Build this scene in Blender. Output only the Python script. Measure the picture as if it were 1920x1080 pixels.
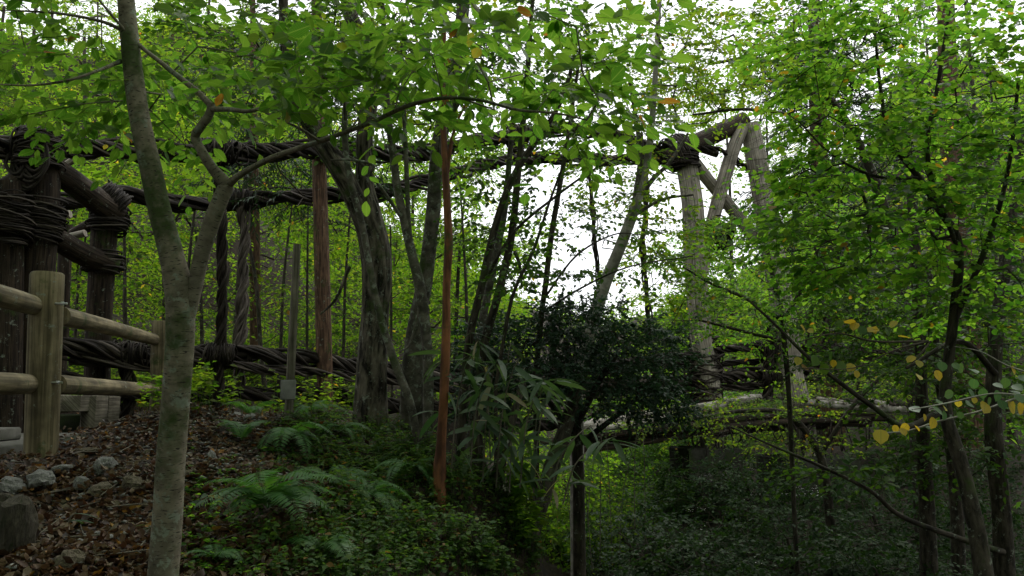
import bpy, math, random
import numpy as np
from mathutils import Matrix, Vector

for o in list(bpy.data.objects):
    bpy.data.objects.remove(o)
SC = bpy.context.scene
COL = SC.collection
PI = math.pi

# ------------------------------------------------------------------ camera
F = 1495.0                                   # focal length in photo pixels (1920 wide)
PITCH = math.radians(8.0)
CAM = np.array([0.0, 0.0, 1.5])
FWD = np.array([0, math.cos(PITCH), math.sin(PITCH)])
UP = np.array([0, -math.sin(PITCH), math.cos(PITCH)])
cd = bpy.data.cameras.new('camera')
cd.sensor_width = 36.0
cd.lens = F / 1920.0 * 36.0
cd.clip_start = 0.05
cd.clip_end = 3000
co = bpy.data.objects.new('camera', cd)
COL.objects.link(co)
co.location = CAM
co.rotation_euler = (PI / 2 + PITCH, 0, 0)
SC.camera = co

# ------------------------------------------------------------------ sky and sun (overcast)
SUN_EL, SUN_AZ = math.radians(55), math.radians(35)
W = bpy.data.worlds.new('World')
SC.world = W
W.use_nodes = True
wn = W.node_tree
wn.nodes.clear()
sky = wn.nodes.new('ShaderNodeTexSky')
sky.sky_type = 'NISHITA'
sky.sun_disc = False
sky.sun_elevation = SUN_EL
sky.sun_rotation = SUN_AZ
sky.air_density = 1.0
sky.dust_density = 3.0
hsv = wn.nodes.new('ShaderNodeHueSaturation')
hsv.inputs['Saturation'].default_value = 0.35
cloud = wn.nodes.new('ShaderNodeMix')
cloud.data_type = 'RGBA'
cloud.inputs[0].default_value = 0.75
cloud.inputs[7].default_value = (10.4, 10.6, 10.9, 1)     # even cloud cover
bg = wn.nodes.new('ShaderNodeBackground')
bg.inputs['Strength'].default_value = 0.15
wo = wn.nodes.new('ShaderNodeOutputWorld')
wn.links.new(sky.outputs[0], hsv.inputs['Color'])
wn.links.new(hsv.outputs[0], cloud.inputs[6])
wn.links.new(cloud.outputs[2], bg.inputs['Color'])
wn.links.new(bg.outputs[0], wo.inputs[0])
sl = bpy.data.lights.new('sun', 'SUN')
sl.energy = 1.5
sl.angle = math.radians(25)
sl.color = (1.0, 0.97, 0.92)
so = bpy.data.objects.new('sun', sl)
COL.objects.link(so)
sd = Vector((math.sin(SUN_AZ) * math.cos(SUN_EL), math.cos(SUN_AZ) * math.cos(SUN_EL), math.sin(SUN_EL)))
so.rotation_euler = sd.to_track_quat('Z', 'Y').to_euler()
SC.view_settings.view_transform = 'Standard'
SC.view_settings.look = 'None'
SC.view_settings.exposure = 0.35
SC.view_settings.gamma = 1
SC.view_settings.use_curve_mapping = False
SC.render.engine = 'CYCLES'
SC.cycles.max_bounces = 6
SC.cycles.diffuse_bounces = 4
SC.cycles.glossy_bounces = 2
SC.cycles.transmission_bounces = 4
SC.cycles.transparent_max_bounces = 4
SC.cycles.use_denoising = True

# ------------------------------------------------------------------ layout helpers
def P(px, py, d):
    """point of the place that lies d metres ahead, seen at a photo pixel"""
    return CAM + np.array([1.0, 0, 0]) * ((px - 960) / F * d) + UP * ((540 - py) / F * d) + FWD * d

def project(p):
    q = np.asarray(p) - CAM
    d = q @ FWD
    ds = np.where(np.abs(d) < 1e-3, 1e-3, d)
    return 960 + q[..., 0] / ds * F, 540 - (q @ UP) / ds * F, d

def hash3(i, j, k):
    n = (i * 374761393 + j * 668265263 + k * 2147483647 + 1013904223) & 0xffffffff
    n = ((n ^ (n >> 13)) * 1274126177) & 0xffffffff
    return ((n ^ (n >> 16)) & 0xffff) / 65535.0

def vnoise(p):
    p = np.asarray(p, float)
    i = np.floor(p).astype(np.int64)
    f = p - i
    f = f * f * (3 - 2 * f)
    r = 0
    for a in (0, 1):
        for b in (0, 1):
            for c in (0, 1):
                w = (f[..., 0] if a else 1 - f[..., 0]) * (f[..., 1] if b else 1 - f[..., 1]) * (f[..., 2] if c else 1 - f[..., 2])
                r = r + w * hash3(i[..., 0] + a, i[..., 1] + b, i[..., 2] + c)
    return r * 2 - 1

def fbm(p, o=3):
    p = np.asarray(p, float)
    r, a = 0, 1.0
    for k in range(o):
        r = r + a * vnoise(p * (2 ** k) + 17.3 * k)
        a *= .5
    return r

def unit(v):
    v = np.asarray(v, float)
    return v / np.maximum(np.linalg.norm(v, axis=-1, keepdims=True), 1e-9)

# ------------------------------------------------------------------ terrain heights
_gp = [P(*a) for a in [
    (300, 1110, 2.9), (0, 1150, 2.5), (140, 1000, 3.4), (20, 970, 3.7), (70, 838, 5.1), (20, 850, 4.9), (300, 785, 9.2), (200, 800, 7.8), (60, 800, 8.5),
    (380, 772, 6.4), (330, 850, 4.8), (220, 860, 4.8), (460, 800, 6.0), (450, 860, 4.9), (520, 960, 3.9), (600, 900, 4.6), (640, 1000, 3.9), (600, 1100, 3.2), (450, 1100, 3.0),
    (540, 785, 6.3), (600, 775, 8.5), (695, 795, 7.0), (775, 825, 6.2), (830, 870, 5.2), (760, 960, 4.3), (860, 980, 4.5), (850, 1100, 3.6), (900, 880, 6.0), (700, 1100, 3.3),
    (930, 1110, 4.8), (965, 1180, 4.0), (1010, 1300, 4.0), (1070, 1400, 4.0), (1150, 1350, 3.6), (960, 1230, 3.2), (1060, 1380, 3.0), (1250, 1300, 4.5), (1010, 1400, 5.2), (940, 1080, 6.5), (1040, 1500, 6.5), (1090, 1280, 9), (1020, 1300, 8.5), (1060, 1130, 11.5), (1010, 1120, 10.5), (1100, 1080, 13),
    (1160, 1170, 8), (1270, 1010, 11), (1330, 930, 13.2), (1520, 940, 13.6), (1420, 1090, 9), (1250, 1180, 6.8), (1600, 1060, 9), (1750, 1180, 6), (1900, 1180, 6), (1900, 1000, 11),
    (300, 735, 12), (100, 690, 14), (400, 680, 16), (200, 600, 19), (0, 420, 25), (400, 400, 30), (0, 70, 44), (400, 60, 50), (200, 250, 34), (600, 640, 20), (700, 560, 32), (800, 780, 13),
    (900, 880, 14), (1040, 1050, 16), (1080, 1040, 18), (1150, 905, 22), (1000, 850, 24), (1150, 760, 60), (1200, 660, 130), (950, 600, 60), (800, 450, 60),
    (1450, 800, 22), (1600, 850, 16), (1800, 830, 18), (1900, 640, 26), (1650, 480, 40), (1900, 200, 50), (1750, 130, 60), (1550, 330, 62), (1450, 560, 60)]]
_gp += [np.array(a, float) for a in [(-3, -1, .4), (0, -1, .1), (3, -1, 0), (0, 1.2, .45), (-1, 1.6, .6), (2.5, 2, -.3), (-5, -6, .6), (5, -6, 0), (0, -20, 1.5),
        (-30, 0, 6), (30, 0, 4), (-60, 40, 26), (60, 40, 16), (-100, -60, 20), (100, -60, 20), (0, 300, 26), (-150, 300, 80), (170, 300, 70), (-300, 100, 90), (300, 100, 90), (0, -300, 60)]]
GP = np.array(_gp)

def H(x, y):
    x = np.asarray(x, float); y = np.asarray(y, float)
    sh = x.shape
    x = x.ravel(); y = y.ravel()
    out = np.empty_like(x)
    for s in range(0, len(x), 20000):
        xs, ys = x[s:s + 20000], y[s:s + 20000]
        d2 = (xs[:, None] - GP[None, :, 0]) ** 2 + (ys[:, None] - GP[None, :, 1]) ** 2
        w = 1.0 / (d2 + .02) ** 1.75
        out[s:s + 20000] = (w * GP[None, :, 2]).sum(1) / w.sum(1)
    q = np.stack([x, y, 0 * x], -1)
    r = np.sqrt(x * x + y * y)
    out += .05 * fbm(q * 1.6, 3) + np.clip(r / 40, 0, 1.5) * .6 * fbm(q * .12, 3)
    return out.reshape(sh)

def G(px, py, dmax=60):
    """where the sight line through a photo pixel meets the terrain"""
    px = np.atleast_1d(np.asarray(px, float)); py = np.atleast_1d(np.asarray(py, float))
    ds = 1.6 * (dmax / 1.6) ** (np.arange(170) / 169.0)
    res = np.full((len(px), 3), np.nan)
    done = np.zeros(len(px), bool)
    prev = None
    for d in ds:
        q = CAM + np.stack([(px - 960) / F * d, 0 * px, 0 * px], -1) + UP * ((540 - py) / F * d)[:, None] + FWD * d
        below = (q[:, 2] < H(q[:, 0], q[:, 1])) & ~done
        res[below] = q[below]
        done |= below
        if done.all():
            break
    ok = done
    res[:, 2] = np.where(ok, H(np.nan_to_num(res[:, 0]), np.nan_to_num(res[:, 1])), np.nan)
    return res

def G1(px, py):
    return G([px], [py])[0]

# ------------------------------------------------------------------ object helpers
BASE = {}

def new_obj(name, data, parent=None, at=None):
    o = bpy.data.objects.new(name, data)
    COL.objects.link(o)
    a = np.array(at if at is not None else (BASE[parent.name] if parent else (0, 0, 0)), float)
    if parent:
        o.parent = parent
        o.location = a - BASE[parent.name]
    else:
        o.location = a
    BASE[o.name] = a
    return o

def tag(o, label=None, cat=None, group=None, kind=None):
    if label: o['label'] = label
    if cat: o['category'] = cat
    if group: o['group'] = group
    if kind: o['kind'] = kind
    return o

def thing(name, label, cat, at, group=None):
    o = new_obj(name, None, None, at)
    o.empty_display_size = .1
    return tag(o, label, cat, group)

def raw_mesh(name, V, faces, mats, uv=None, smooth=True, midx=None):
    """faces: list of (n,3) / (n,4) int arrays"""
    me = bpy.data.meshes.new(name)
    V = np.asarray(V, np.float32)
    me.vertices.add(len(V))
    me.vertices.foreach_set('co', V.ravel())
    faces = [np.asarray(f, np.int32) for f in faces if len(f)]
    lv = np.concatenate([f.ravel() for f in faces])
    tot = np.concatenate([np.full(len(f), f.shape[1], np.int32) for f in faces])
    st = np.concatenate([[0], np.cumsum(tot)[:-1]]).astype(np.int32)
    me.loops.add(len(lv))
    me.loops.foreach_set('vertex_index', lv)
    me.polygons.add(len(tot))
    me.polygons.foreach_set('loop_start', st)
    me.polygons.foreach_set('loop_total', tot)
    if smooth:
        me.polygons.foreach_set('use_smooth', np.ones(len(tot), bool))
    if uv is not None:
        l = me.uv_layers.new(name='UVMap')
        l.data.foreach_set('uv', np.asarray(uv, np.float32)[lv].ravel())
    for m in (mats if isinstance(mats, (list, tuple)) else [mats]):
        me.materials.append(m)
    if midx is not None:
        me.polygons.foreach_set('material_index', np.asarray(midx, np.int32))
    me.update(calc_edges=True)
    return me

class MB:
    def __init__(s):
        s.V, s.Q, s.T, s.U, s.n = [], [], [], [], 0
    def add(s, V, Q=None, T=None, U=None):
        V = np.asarray(V, float)
        if Q is not None and len(Q): s.Q.append(np.asarray(Q) + s.n)
        if T is not None and len(T): s.T.append(np.asarray(T) + s.n)
        s.V.append(V)
        s.U.append(np.asarray(U, float) if U is not None else np.zeros((len(V), 2)))
        s.n += len(V)
        return s
    def build(s, name, mat, parent=None, at=None, smooth=True, kind=None, label=None):
        V = np.concatenate(s.V)
        a = np.array(at if at is not None else (BASE[parent.name] if parent else V.mean(0)), float)
        fs = []
        if s.Q: fs.append(np.concatenate(s.Q))
        if s.T: fs.append(np.concatenate(s.T))
        me = raw_mesh(name, V - a, fs, mat, np.concatenate(s.U), smooth)
        return tag(new_obj(name, me, parent, a), label, None, None, kind)

def catmull(pts, n):
    p = np.asarray(pts, float)
    p = np.vstack([2 * p[0] - p[1], p, 2 * p[-1] - p[-2]])
    out = []
    for i in range(1, len(p) - 2):
        t = np.linspace(0, 1, n, endpoint=False)[:, None]
        a, b, c, d = p[i - 1], p[i], p[i + 1], p[i + 2]
        out.append(.5 * (2 * b + (c - a) * t + (2 * a - 5 * b + 4 * c - d) * t ** 2 + (3 * b - a - 3 * c + d) * t ** 3))
    out.append(p[-2][None])
    return np.concatenate(out)

def frames(path):
    t = np.gradient(path, axis=0)
    t = unit(t)
    n = np.empty_like(t)
    ref = np.array([0, 1.0, 0]) if abs(t[0] @ np.array([0, 1.0, 0])) < .8 else np.array([1.0, 0, 0])
    v = ref
    for i in range(len(t)):
        v = v - t[i] * (v @ t[i])
        l = np.linalg.norm(v)
        v = v / l if l > 1e-6 else np.array([1.0, 0, 0])
        n[i] = v
    return t, n, np.cross(t, n)

def tube(mb, path, rad, ns=8, rough=0.0, rscale=(6, 6), cap=True, seed=0, ridge=None):
    path = np.asarray(path, float)
    m = len(path)
    rad = np.broadcast_to(np.asarray(rad, float), (m,))
    t, n, b = frames(path)
    a = np.linspace(0, 2 * PI, ns + 1)
    r = np.repeat(rad[:, None], ns + 1, 1)
    L = np.concatenate([[0], np.cumsum(np.linalg.norm(np.diff(path, axis=0), axis=1))])
    if rough:
        aa = np.repeat(a[None], m, 0)
        ll = np.repeat(L[:, None], ns + 1, 1)
        q = np.stack([np.cos(aa) * rscale[0] + seed, np.sin(aa) * rscale[0] + seed * .37, ll * rscale[1]], -1)
        r = r * (1 + rough * fbm(q, 2))
    V = path[:, None, :] + (np.cos(a)[None, :, None] * n[:, None, :] + np.sin(a)[None, :, None] * b[:, None, :]) * r[:, :, None]
    U = np.stack([np.repeat((a / (2 * PI))[None], m, 0) * (2 * PI * rad.mean()), np.repeat(L[:, None], ns + 1, 1)], -1)
    i = np.arange(m - 1)[:, None]; j = np.arange(ns)[None]
    k = ns + 1
    Q = np.stack([i * k + j, i * k + j + 1, (i + 1) * k + j + 1, (i + 1) * k + j], -1).reshape(-1, 4)
    V = V.reshape(-1, 3); U = U.reshape(-1, 2)
    T = []
    if cap:
        c0, c1 = len(V), len(V) + ns
        V = np.vstack([V, V[:ns], V[(m - 1) * k:(m - 1) * k + ns], path[0], path[-1]])
        U = np.vstack([U, np.stack([np.cos(a[:-1]), np.sin(a[:-1])], -1) * rad[0], np.stack([np.cos(a[:-1]), np.sin(a[:-1])], -1) * rad[-1], [[0, 0], [0, 0]]])
        e0, e1 = len(V) - 2, len(V) - 1
        T = [(e0, c0 + (q + 1) % ns, c0 + q) for q in range(ns)] + [(e1, c1 + q, c1 + (q + 1) % ns) for q in range(ns)]
    mb.add(V, Q, np.array(T) if len(T) else None, U)

def box(mb, c, size, rot=None, bev=0.012):
    """bevelled box: centre, full size, 3x3 rotation"""
    h = np.array(size, float) / 2
    bev = min(bev, h.min() * .45)
    V, idx = [], {}
    for sx in (-1, 1):
        for sy in (-1, 1):
            for sz in (-1, 1):
                s = np.array([sx, sy, sz])
                for ax in range(3):
                    q = s * (h - bev)
                    q[ax] = s[ax] * h[ax]
                    idx[(sx, sy, sz, ax)] = len(V)
                    V.append(q)
    V = np.array(V)
    R = np.eye(3) if rot is None else rot
    Q, T = [], []
    for ax in range(3):
        o1, o2 = [a for a in range(3) if a != ax]
        for s in (-1, 1):
            f = []
            for u, v in ((-1, -1), (1, -1), (1, 1), (-1, 1)):
                k = [0, 0, 0]; k[ax] = s; k[o1] = u; k[o2] = v
                f.append(idx[(*k, ax)])
            Q.append(f)
    for ax in range(3):
        o1, o2 = [a for a in range(3) if a != ax]
        for u in (-1, 1):
            for v in (-1, 1):
                ks = []
                for s in (-1, 1):
                    k = [0, 0, 0]; k[ax] = s; k[o1] = u; k[o2] = v
                    ks.append(tuple(k))
                Q.append([idx[(*ks[0], o1)], idx[(*ks[1], o1)], idx[(*ks[1], o2)], idx[(*ks[0], o2)]])
    for sx in (-1, 1):
        for sy in (-1, 1):
            for sz in (-1, 1):
                T.append([idx[(sx, sy, sz, a)] for a in range(3)])
    mb.add(V @ R.T + np.array(c), Q, T, V[:, :2] + V[:, 2:3])

def rotz(a):
    c, s = math.cos(a), math.sin(a)
    return np.array([[c, -s, 0], [s, c, 0], [0, 0, 1.0]])

# ------------------------------------------------------------------ materials
def nd(nt, typ, ins=None, **kw):
    n = nt.nodes.new(typ)
    for k, v in kw.items():
        setattr(n, k, v)
    for k, v in (ins or {}).items():
        if isinstance(v, bpy.types.NodeSocket):
            nt.links.new(v, n.inputs[k])
        else:
            n.inputs[k].default_value = v
    return n

def c4(c):
    return (c[0], c[1], c[2], 1)

def ramp(nt, fac, stops):
    r = nd(nt, 'ShaderNodeValToRGB', {'Fac': fac})
    e = r.color_ramp.elements
    while len(e) < len(stops):
        e.new(.5)
    for el, (p, c) in zip(e, stops):
        el.position = p
        el.color = c4(c) if hasattr(c, '__len__') else (c, c, c, 1)
    return r.outputs['Color']

def mix(nt, fac, a, b, blend='MIX'):
    m = nt.nodes.new('ShaderNodeMix')
    m.data_type = 'RGBA'
    m.blend_type = blend
    for k, v in ((0, fac), (6, a), (7, b)):
        if isinstance(v, bpy.types.NodeSocket):
            nt.links.new(v, m.inputs[k])
        else:
            m.inputs[k].default_value = v if k == 0 else c4(v)
    return m.outputs[2]

def base_mat(name, rough=.8, spec=.3):
    m = bpy.data.materials.new(name)
    m.use_nodes = True
    nt = m.node_tree
    b = nt.nodes['Principled BSDF']
    b.inputs['Roughness'].default_value = rough
    b.inputs['Specular IOR Level'].default_value = spec
    return m, nt, b

def coords(nt, scale, kind='UV'):
    tc = nd(nt, 'ShaderNodeTexCoord')
    mp = nd(nt, 'ShaderNodeMapping', {'Vector': tc.outputs[kind], 'Scale': scale})
    return mp.outputs[0]

def noise(nt, vec, scale=1.0, detail=4, rough=.6, dist=0.0):
    return nd(nt, 'ShaderNodeTexNoise', {'Vector': vec, 'Scale': scale, 'Detail': detail, 'Roughness': rough, 'Distortion': dist}).outputs['Fac']

def bark(name, dark, light, sc, bump=.5, moss=0.0, lichen=0.0, lent=0.0, rough=.85, mossc=(.035, .06, .012), dist=.01, lo=.40, hi=.62):
    m, nt, b = base_mat(name, rough, .2)
    v = coords(nt, (sc[0], sc[1], 1))
    f = noise(nt, v, 1, 6, .65, .3)
    col = ramp(nt, f, [(lo, dark), (hi, light)])
    obj = coords(nt, (1, 1, 1), 'Object')
    big = noise(nt, obj, 5, 4, .6)
    col = mix(nt, .6, col, ramp(nt, big, [(.32, (.35, .33, .30)), (.68, (1.35, 1.3, 1.22))]), 'MULTIPLY')
    if lichen:
        lf = ramp(nt, noise(nt, obj, 14, 6, .75), [(.61 - lichen * .14, 0), (.67 - lichen * .14, .85)])
        col = mix(nt, lf, col, (.22, .25, .20))
    if moss:
        mf = ramp(nt, noise(nt, obj, 3.2, 5, .7), [(.60 - moss * .25, 0), (.70 - moss * .2, .9)])
        col = mix(nt, mf, col, mossc)
    hsrc = f
    if lent:
        v2 = coords(nt, (38, 150, 1))
        l2 = ramp(nt, noise(nt, v2, 1, 2, .5), [(.60, 0), (.66, .9)])
        col = mix(nt, l2, col, (.03, .026, .02))
    nt.links.new(col, b.inputs['Base Color'])
    bp = nd(nt, 'ShaderNodeBump', {'Height': hsrc, 'Strength': bump, 'Distance': dist})
    nt.links.new(bp.outputs[0], b.inputs['Normal'])
    return m

def leafmat(name, cols, trans=None, tw=.5, rough=.42, spec=.35, veins=False, odd=None):
    """cols: ramp of leaf colours chosen per leaf; odd: (share, colour) of turned leaves"""
    m, nt, b = base_mat(name, rough, spec)
    g = nd(nt, 'ShaderNodeNewGeometry')
    oi = nd(nt, 'ShaderNodeObjectInfo')
    ad = nd(nt, 'ShaderNodeMath', {0: g.outputs['Random Per Island'], 1: oi.outputs['Random']}, operation='ADD')
    fr = nd(nt, 'ShaderNodeMath', {0: ad.outputs[0]}, operation='FRACT').outputs[0]
    n = len(cols)
    stops = [(i / max(1, n - 1) * (1 - (odd[0] if odd else 0)), c) for i, c in enumerate(cols)]
    if odd:
        stops += [(1 - odd[0] + .003, odd[1]), (1.0, odd[2] if len(odd) > 2 else odd[1])]
    col = ramp(nt, fr, stops)
    if veins:
        tc = nd(nt, 'ShaderNodeTexCoord')
        sx = nd(nt, 'ShaderNodeSeparateXYZ', {0: tc.outputs['UV']})
        ax = nd(nt, 'ShaderNodeMath', {0: sx.outputs[0], 1: -.5}, operation='ADD')
        ab = nd(nt, 'ShaderNodeMath', {0: ax.outputs[0]}, operation='ABSOLUTE').outputs[0]
        t1 = nd(nt, 'ShaderNodeMath', {0: ab, 1: -1.0, 2: sx.outputs[1]}, operation='MULTIPLY_ADD').outputs[0]
        sn = nd(nt, 'ShaderNodeMath', {0: nd(nt, 'ShaderNodeMath', {0: t1, 1: 75.0}, operation='MULTIPLY').outputs[0]}, operation='SINE').outputs[0]
        vf = ramp(nt, sn, [(.75, 0), (1, .55)])
        col = mix(nt, vf, col, (.12, .17, .05))
        md = ramp(nt, ab, [(.012, .6), (.022, 0)])
        col = mix(nt, md, col, (.13, .18, .06))
    nt.links.new(col, b.inputs['Base Color'])
    tr = nd(nt, 'ShaderNodeBsdfTranslucent')
    tcol = mix(nt, 1.0, col, trans or (2.2, 2.2, 1.0), 'MULTIPLY')
    nt.links.new(tcol, tr.inputs['Color'])
    ms = nd(nt, 'ShaderNodeMixShader', {0: tw, 1: b.outputs[0], 2: tr.outputs[0]})
    out = nt.nodes['Material Output']
    nt.links.new(ms.outputs[0], out.inputs['Surface'])
    return m

M = {}
M['birch'] = bark('birch_bark', (.10, .088, .064), (.26, .23, .18), (14, 20), .25, .45, .55, 1.0, dist=.002, lo=.32, hi=.68)
M['birch2'] = bark('birch_limb_bark', (.11, .097, .073), (.25, .225, .178), (14, 20), .25, .2, .4, 1.0, dist=.002, lo=.32, hi=.68)
M['furrow'] = bark('furrowed_bark', (.012, .010, .008), (.17, .15, .12), (26, 4.5), 1.0, .25, .25, dist=.02)
M['cedar'] = bark('cedar_bark', (.05, .03, .02), (.19, .115, .075), (50, 3.5), .8, .15, .1, dist=.012)
M['grey'] = bark('smooth_grey_bark', (.045, .042, .034), (.14, .13, .108), (9, 9), .3, .3, .5)
M['dark'] = bark('dark_bark', (.018, .015, .012), (.075, .064, .05), (30, 6), .6, .2, .15)
M['twig'] = bark('twig_bark', (.03, .026, .02), (.085, .07, .052), (30, 12), .2)
M['red'] = bark('red_peeling_bark', (.075, .032, .018), (.22, .092, .042), (16, 3), .3, rough=.6, moss=.1, lo=.40, hi=.58)
M['pale'] = bark('pale_grey_bark', (.18, .17, .15), (.34, .33, .30), (9, 8), .3, .1, .4)
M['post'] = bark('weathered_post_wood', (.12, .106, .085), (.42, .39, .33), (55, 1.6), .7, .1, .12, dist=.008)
M['darkpost'] = bark('shade_darkened_post_wood', (.014, .010, .008), (.06, .044, .03), (45, 2.5), .8, .1, .1, dist=.012)  # shade of the silhouetted tower and deck underside is put into this colour
M['rail'] = bark('pale_turned_log', (.085, .07, .04), (.25, .21, .13), (30, 1.1), .35, .12, .06, rough=.7, dist=.003)
M['stake'] = bark('grey_stake_wood', (.075, .068, .05), (.19, .175, .14), (60, 2), .4, dist=.003)
M['vine'] = bark('twisted_vine_bark', (.008, .006, .005), (.042, .034, .026), (60, 3), .8, rough=.75, dist=.006)
M['vinepale'] = bark('weathered_vine_bark', (.03, .025, .02), (.12, .102, .083), (60, 3), .8, rough=.75, dist=.006)
M['log'] = bark('silvery_deck_log', (.20, .18, .15), (.48, .46, .42), (40, 2), .5, .3, .2, dist=.006)

def simple(name, stops, scale, rough=.9, bump=.5, dist=.02, moss=0.0, kind='Object', detail=6, spec=.25):
    m, nt, b = base_mat(name, rough, spec)
    v = coords(nt, (1, 1, 1), kind)
    f = noise(nt, v, scale, detail, .65)
    col = ramp(nt, f, stops)
    if moss:
        mf = ramp(nt, noise(nt, v, scale * .35, 5, .7), [(.62 - moss * .25, 0), (.72 - moss * .2, .9)])
        col = mix(nt, mf, col, (.018, .026, .009))
    nt.links.new(col, b.inputs['Base Color'])
    bp = nd(nt, 'ShaderNodeBump', {'Height': f, 'Strength': bump, 'Distance': dist})
    nt.links.new(bp.outputs[0], b.inputs['Normal'])
    return m

M['soil'] = simple('forest_soil', [(.3, (.010, .008, .006)), (.55, (.028, .020, .013)), (.75, (.055, .04, .025))], 9, .95, .9, .04, .35)
M['rock'] = simple('grey_stone', [(.3, (.07, .07, .062)), (.55, (.17, .17, .155)), (.75, (.30, .30, .28))], 9, .85, .6, .02)
M['rockb'] = simple('brown_stone', [(.3, (.05, .042, .027)), (.55, (.11, .092, .062)), (.75, (.19, .165, .115))], 8, .9, .6, .02)
M['rockm'] = simple('mossy_boulder', [(.3, (.03, .027, .02)), (.55, (.06, .052, .037)), (.75, (.11, .098, .07))], 6, .9, .7, .03, .3)
M['concrete'] = simple('shade_darkened_mossy_concrete', [(.35, (.012, .012, .009)), (.65, (.036, .036, .028))], 9, .95, .6, .02, .6, spec=.08)  # mossy concrete, its grey darkened to hold the shade on the footings
M['paving'] = simple('pale_concrete_paving', [(.3, (.09, .086, .075)), (.7, (.15, .146, .13))], 9, .9, .3, .005)
M['metal'] = base_mat('galvanised_steel', .35, .5)[0]
M['metal'].node_tree.nodes['Principled BSDF'].inputs['Metallic'].default_value = 1
M['metal'].node_tree.nodes['Principled BSDF'].inputs['Base Color'].default_value = (.6, .6, .62, 1)
M['plate'] = simple('grey_marker_plate', [(.3, (.10, .10, .09)), (.7, (.17, .17, .155))], 14, .7, .2, .002)
wm, wnt, wb = base_mat('river_water', .12, .5)
wb.inputs['Base Color'].default_value = (.10, .12, .11, 1)
wbn = noise(wnt, coords(wnt, (1, 1, 1), 'Object'), 2.5, 4)
wbp = nd(wnt, 'ShaderNodeBump', {'Height': wbn, 'Strength': .5, 'Distance': .08})
wnt.links.new(wbp.outputs[0], wb.inputs['Normal'])
M['water'] = wm

M['L_horn'] = leafmat('hornbeam_leaf', [(.030, .085, .012), (.05, .115, .018), (.075, .135, .022), (.09, .15, .03)], (2.4, 2.6, 1.1), .64, .45, .25, True, (.007, (.22, .10, .02), (.20, .05, .02)))
M['L_round'] = leafmat('round_green_leaf', [(.036, .10, .016), (.055, .125, .02), (.08, .15, .026), (.105, .165, .03)], (3.0, 3.1, 1.2), .66, .45, .22, False, (.012, (.26, .18, .03), (.2, .10, .02)))
M['L_maple'] = leafmat('maple_leaf', [(.035, .08, .012), (.06, .11, .016), (.09, .135, .02), (.11, .14, .022)], (2.9, 3.0, 1.0), .64, .6, .15, False, (.012, (.25, .17, .03), (.2, .07, .02)))
M['L_lime'] = leafmat('lime_maple_leaf', [(.042, .10, .013), (.06, .118, .015), (.075, .13, .017), (.10, .145, .021)], (2.9, 3.0, 1.0), .64, .6, .12, False, (.01, (.3, .22, .04)))
M['L_dull'] = leafmat('dull_green_leaf', [(.018, .050, .010), (.032, .070, .013), (.048, .088, .017)], (2.2, 2.3, .9), .45, .6, .15)
M['L_dark'] = leafmat('dark_evergreen_leaf', [(.013, .034, .020), (.022, .05, .026), (.032, .064, .03)], (1.6, 1.7, 1.0), .3, .5, .22)
M['L_shade'] = leafmat('shade_darkened_leaf', [(.010, .030, .008), (.018, .044, .011), (.03, .06, .015)], (1.8, 1.9, .9), .35, .55, .15)  # darkened leaf colour: shade of the lower right hollow is put in
M['L_cedar'] = leafmat('cedar_needles', [(.013, .034, .014), (.02, .046, .018), (.03, .058, .02)], (1.4, 1.5, .9), .2, .6, .3)
M['L_sasa'] = leafmat('bamboo_grass_leaf', [(.03, .065, .03), (.045, .08, .036), (.065, .10, .048)], (1.9, 2.0, 1.0), .4, .5, .3, False, (.04, (.22, .19, .11), (.18, .15, .08)))
M['L_fern'] = leafmat('fern_green', [(.032, .10, .022), (.05, .13, .03), (.065, .14, .032)], (2.2, 2.3, 1.0), .4, .5, .3)
M['L_herb'] = leafmat('herb_green', [(.03, .075, .018), (.05, .10, .022), (.075, .12, .024)], (2.1, 2.2, .9), .45, .55, .18, False, (.03, (.16, .10, .03)))
M['L_teal'] = leafmat('broad_bluish_leaf', [(.045, .11, .045), (.06, .13, .055), (.08, .145, .05)], (1.8, 1.9, 1.0), .45, .45, .35, True)
M['L_yellow'] = leafmat('yellowed_leaf', [(.38, .26, .025), (.46, .34, .04), (.30, .28, .045)], (1.8, 1.7, .9), .5, .5, .3, True)
M['L_dead'] = leafmat('fallen_brown_leaf', [(.018, .012, .008), (.04, .02, .011), (.075, .034, .016), (.085, .05, .026), (.13, .085, .045), (.16, .13, .085)], (1.2, 1.1, .9), .2, .55, .3, False, (.05, (.24, .09, .02), (.26, .16, .03)))
M['moss'] = leafmat('moss_green', [(.03, .05, .010), (.05, .07, .014), (.07, .085, .018)], (1.5, 1.5, .8), .3, .8, .1)
M['white'] = leafmat('white_petal', [(.6, .6, .58), (.75, .75, .72)], (1.0, 1.0, 1.0), .3, .6, .2)

# ------------------------------------------------------------------ leaf templates: x across, y along, z up
def fan(outline, mid):
    V = np.array([mid] + outline, float)
    n = len(outline)
    T = np.array([(0, 1 + i, 1 + (i + 1) % n) for i in range(n)])
    return V, T

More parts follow.
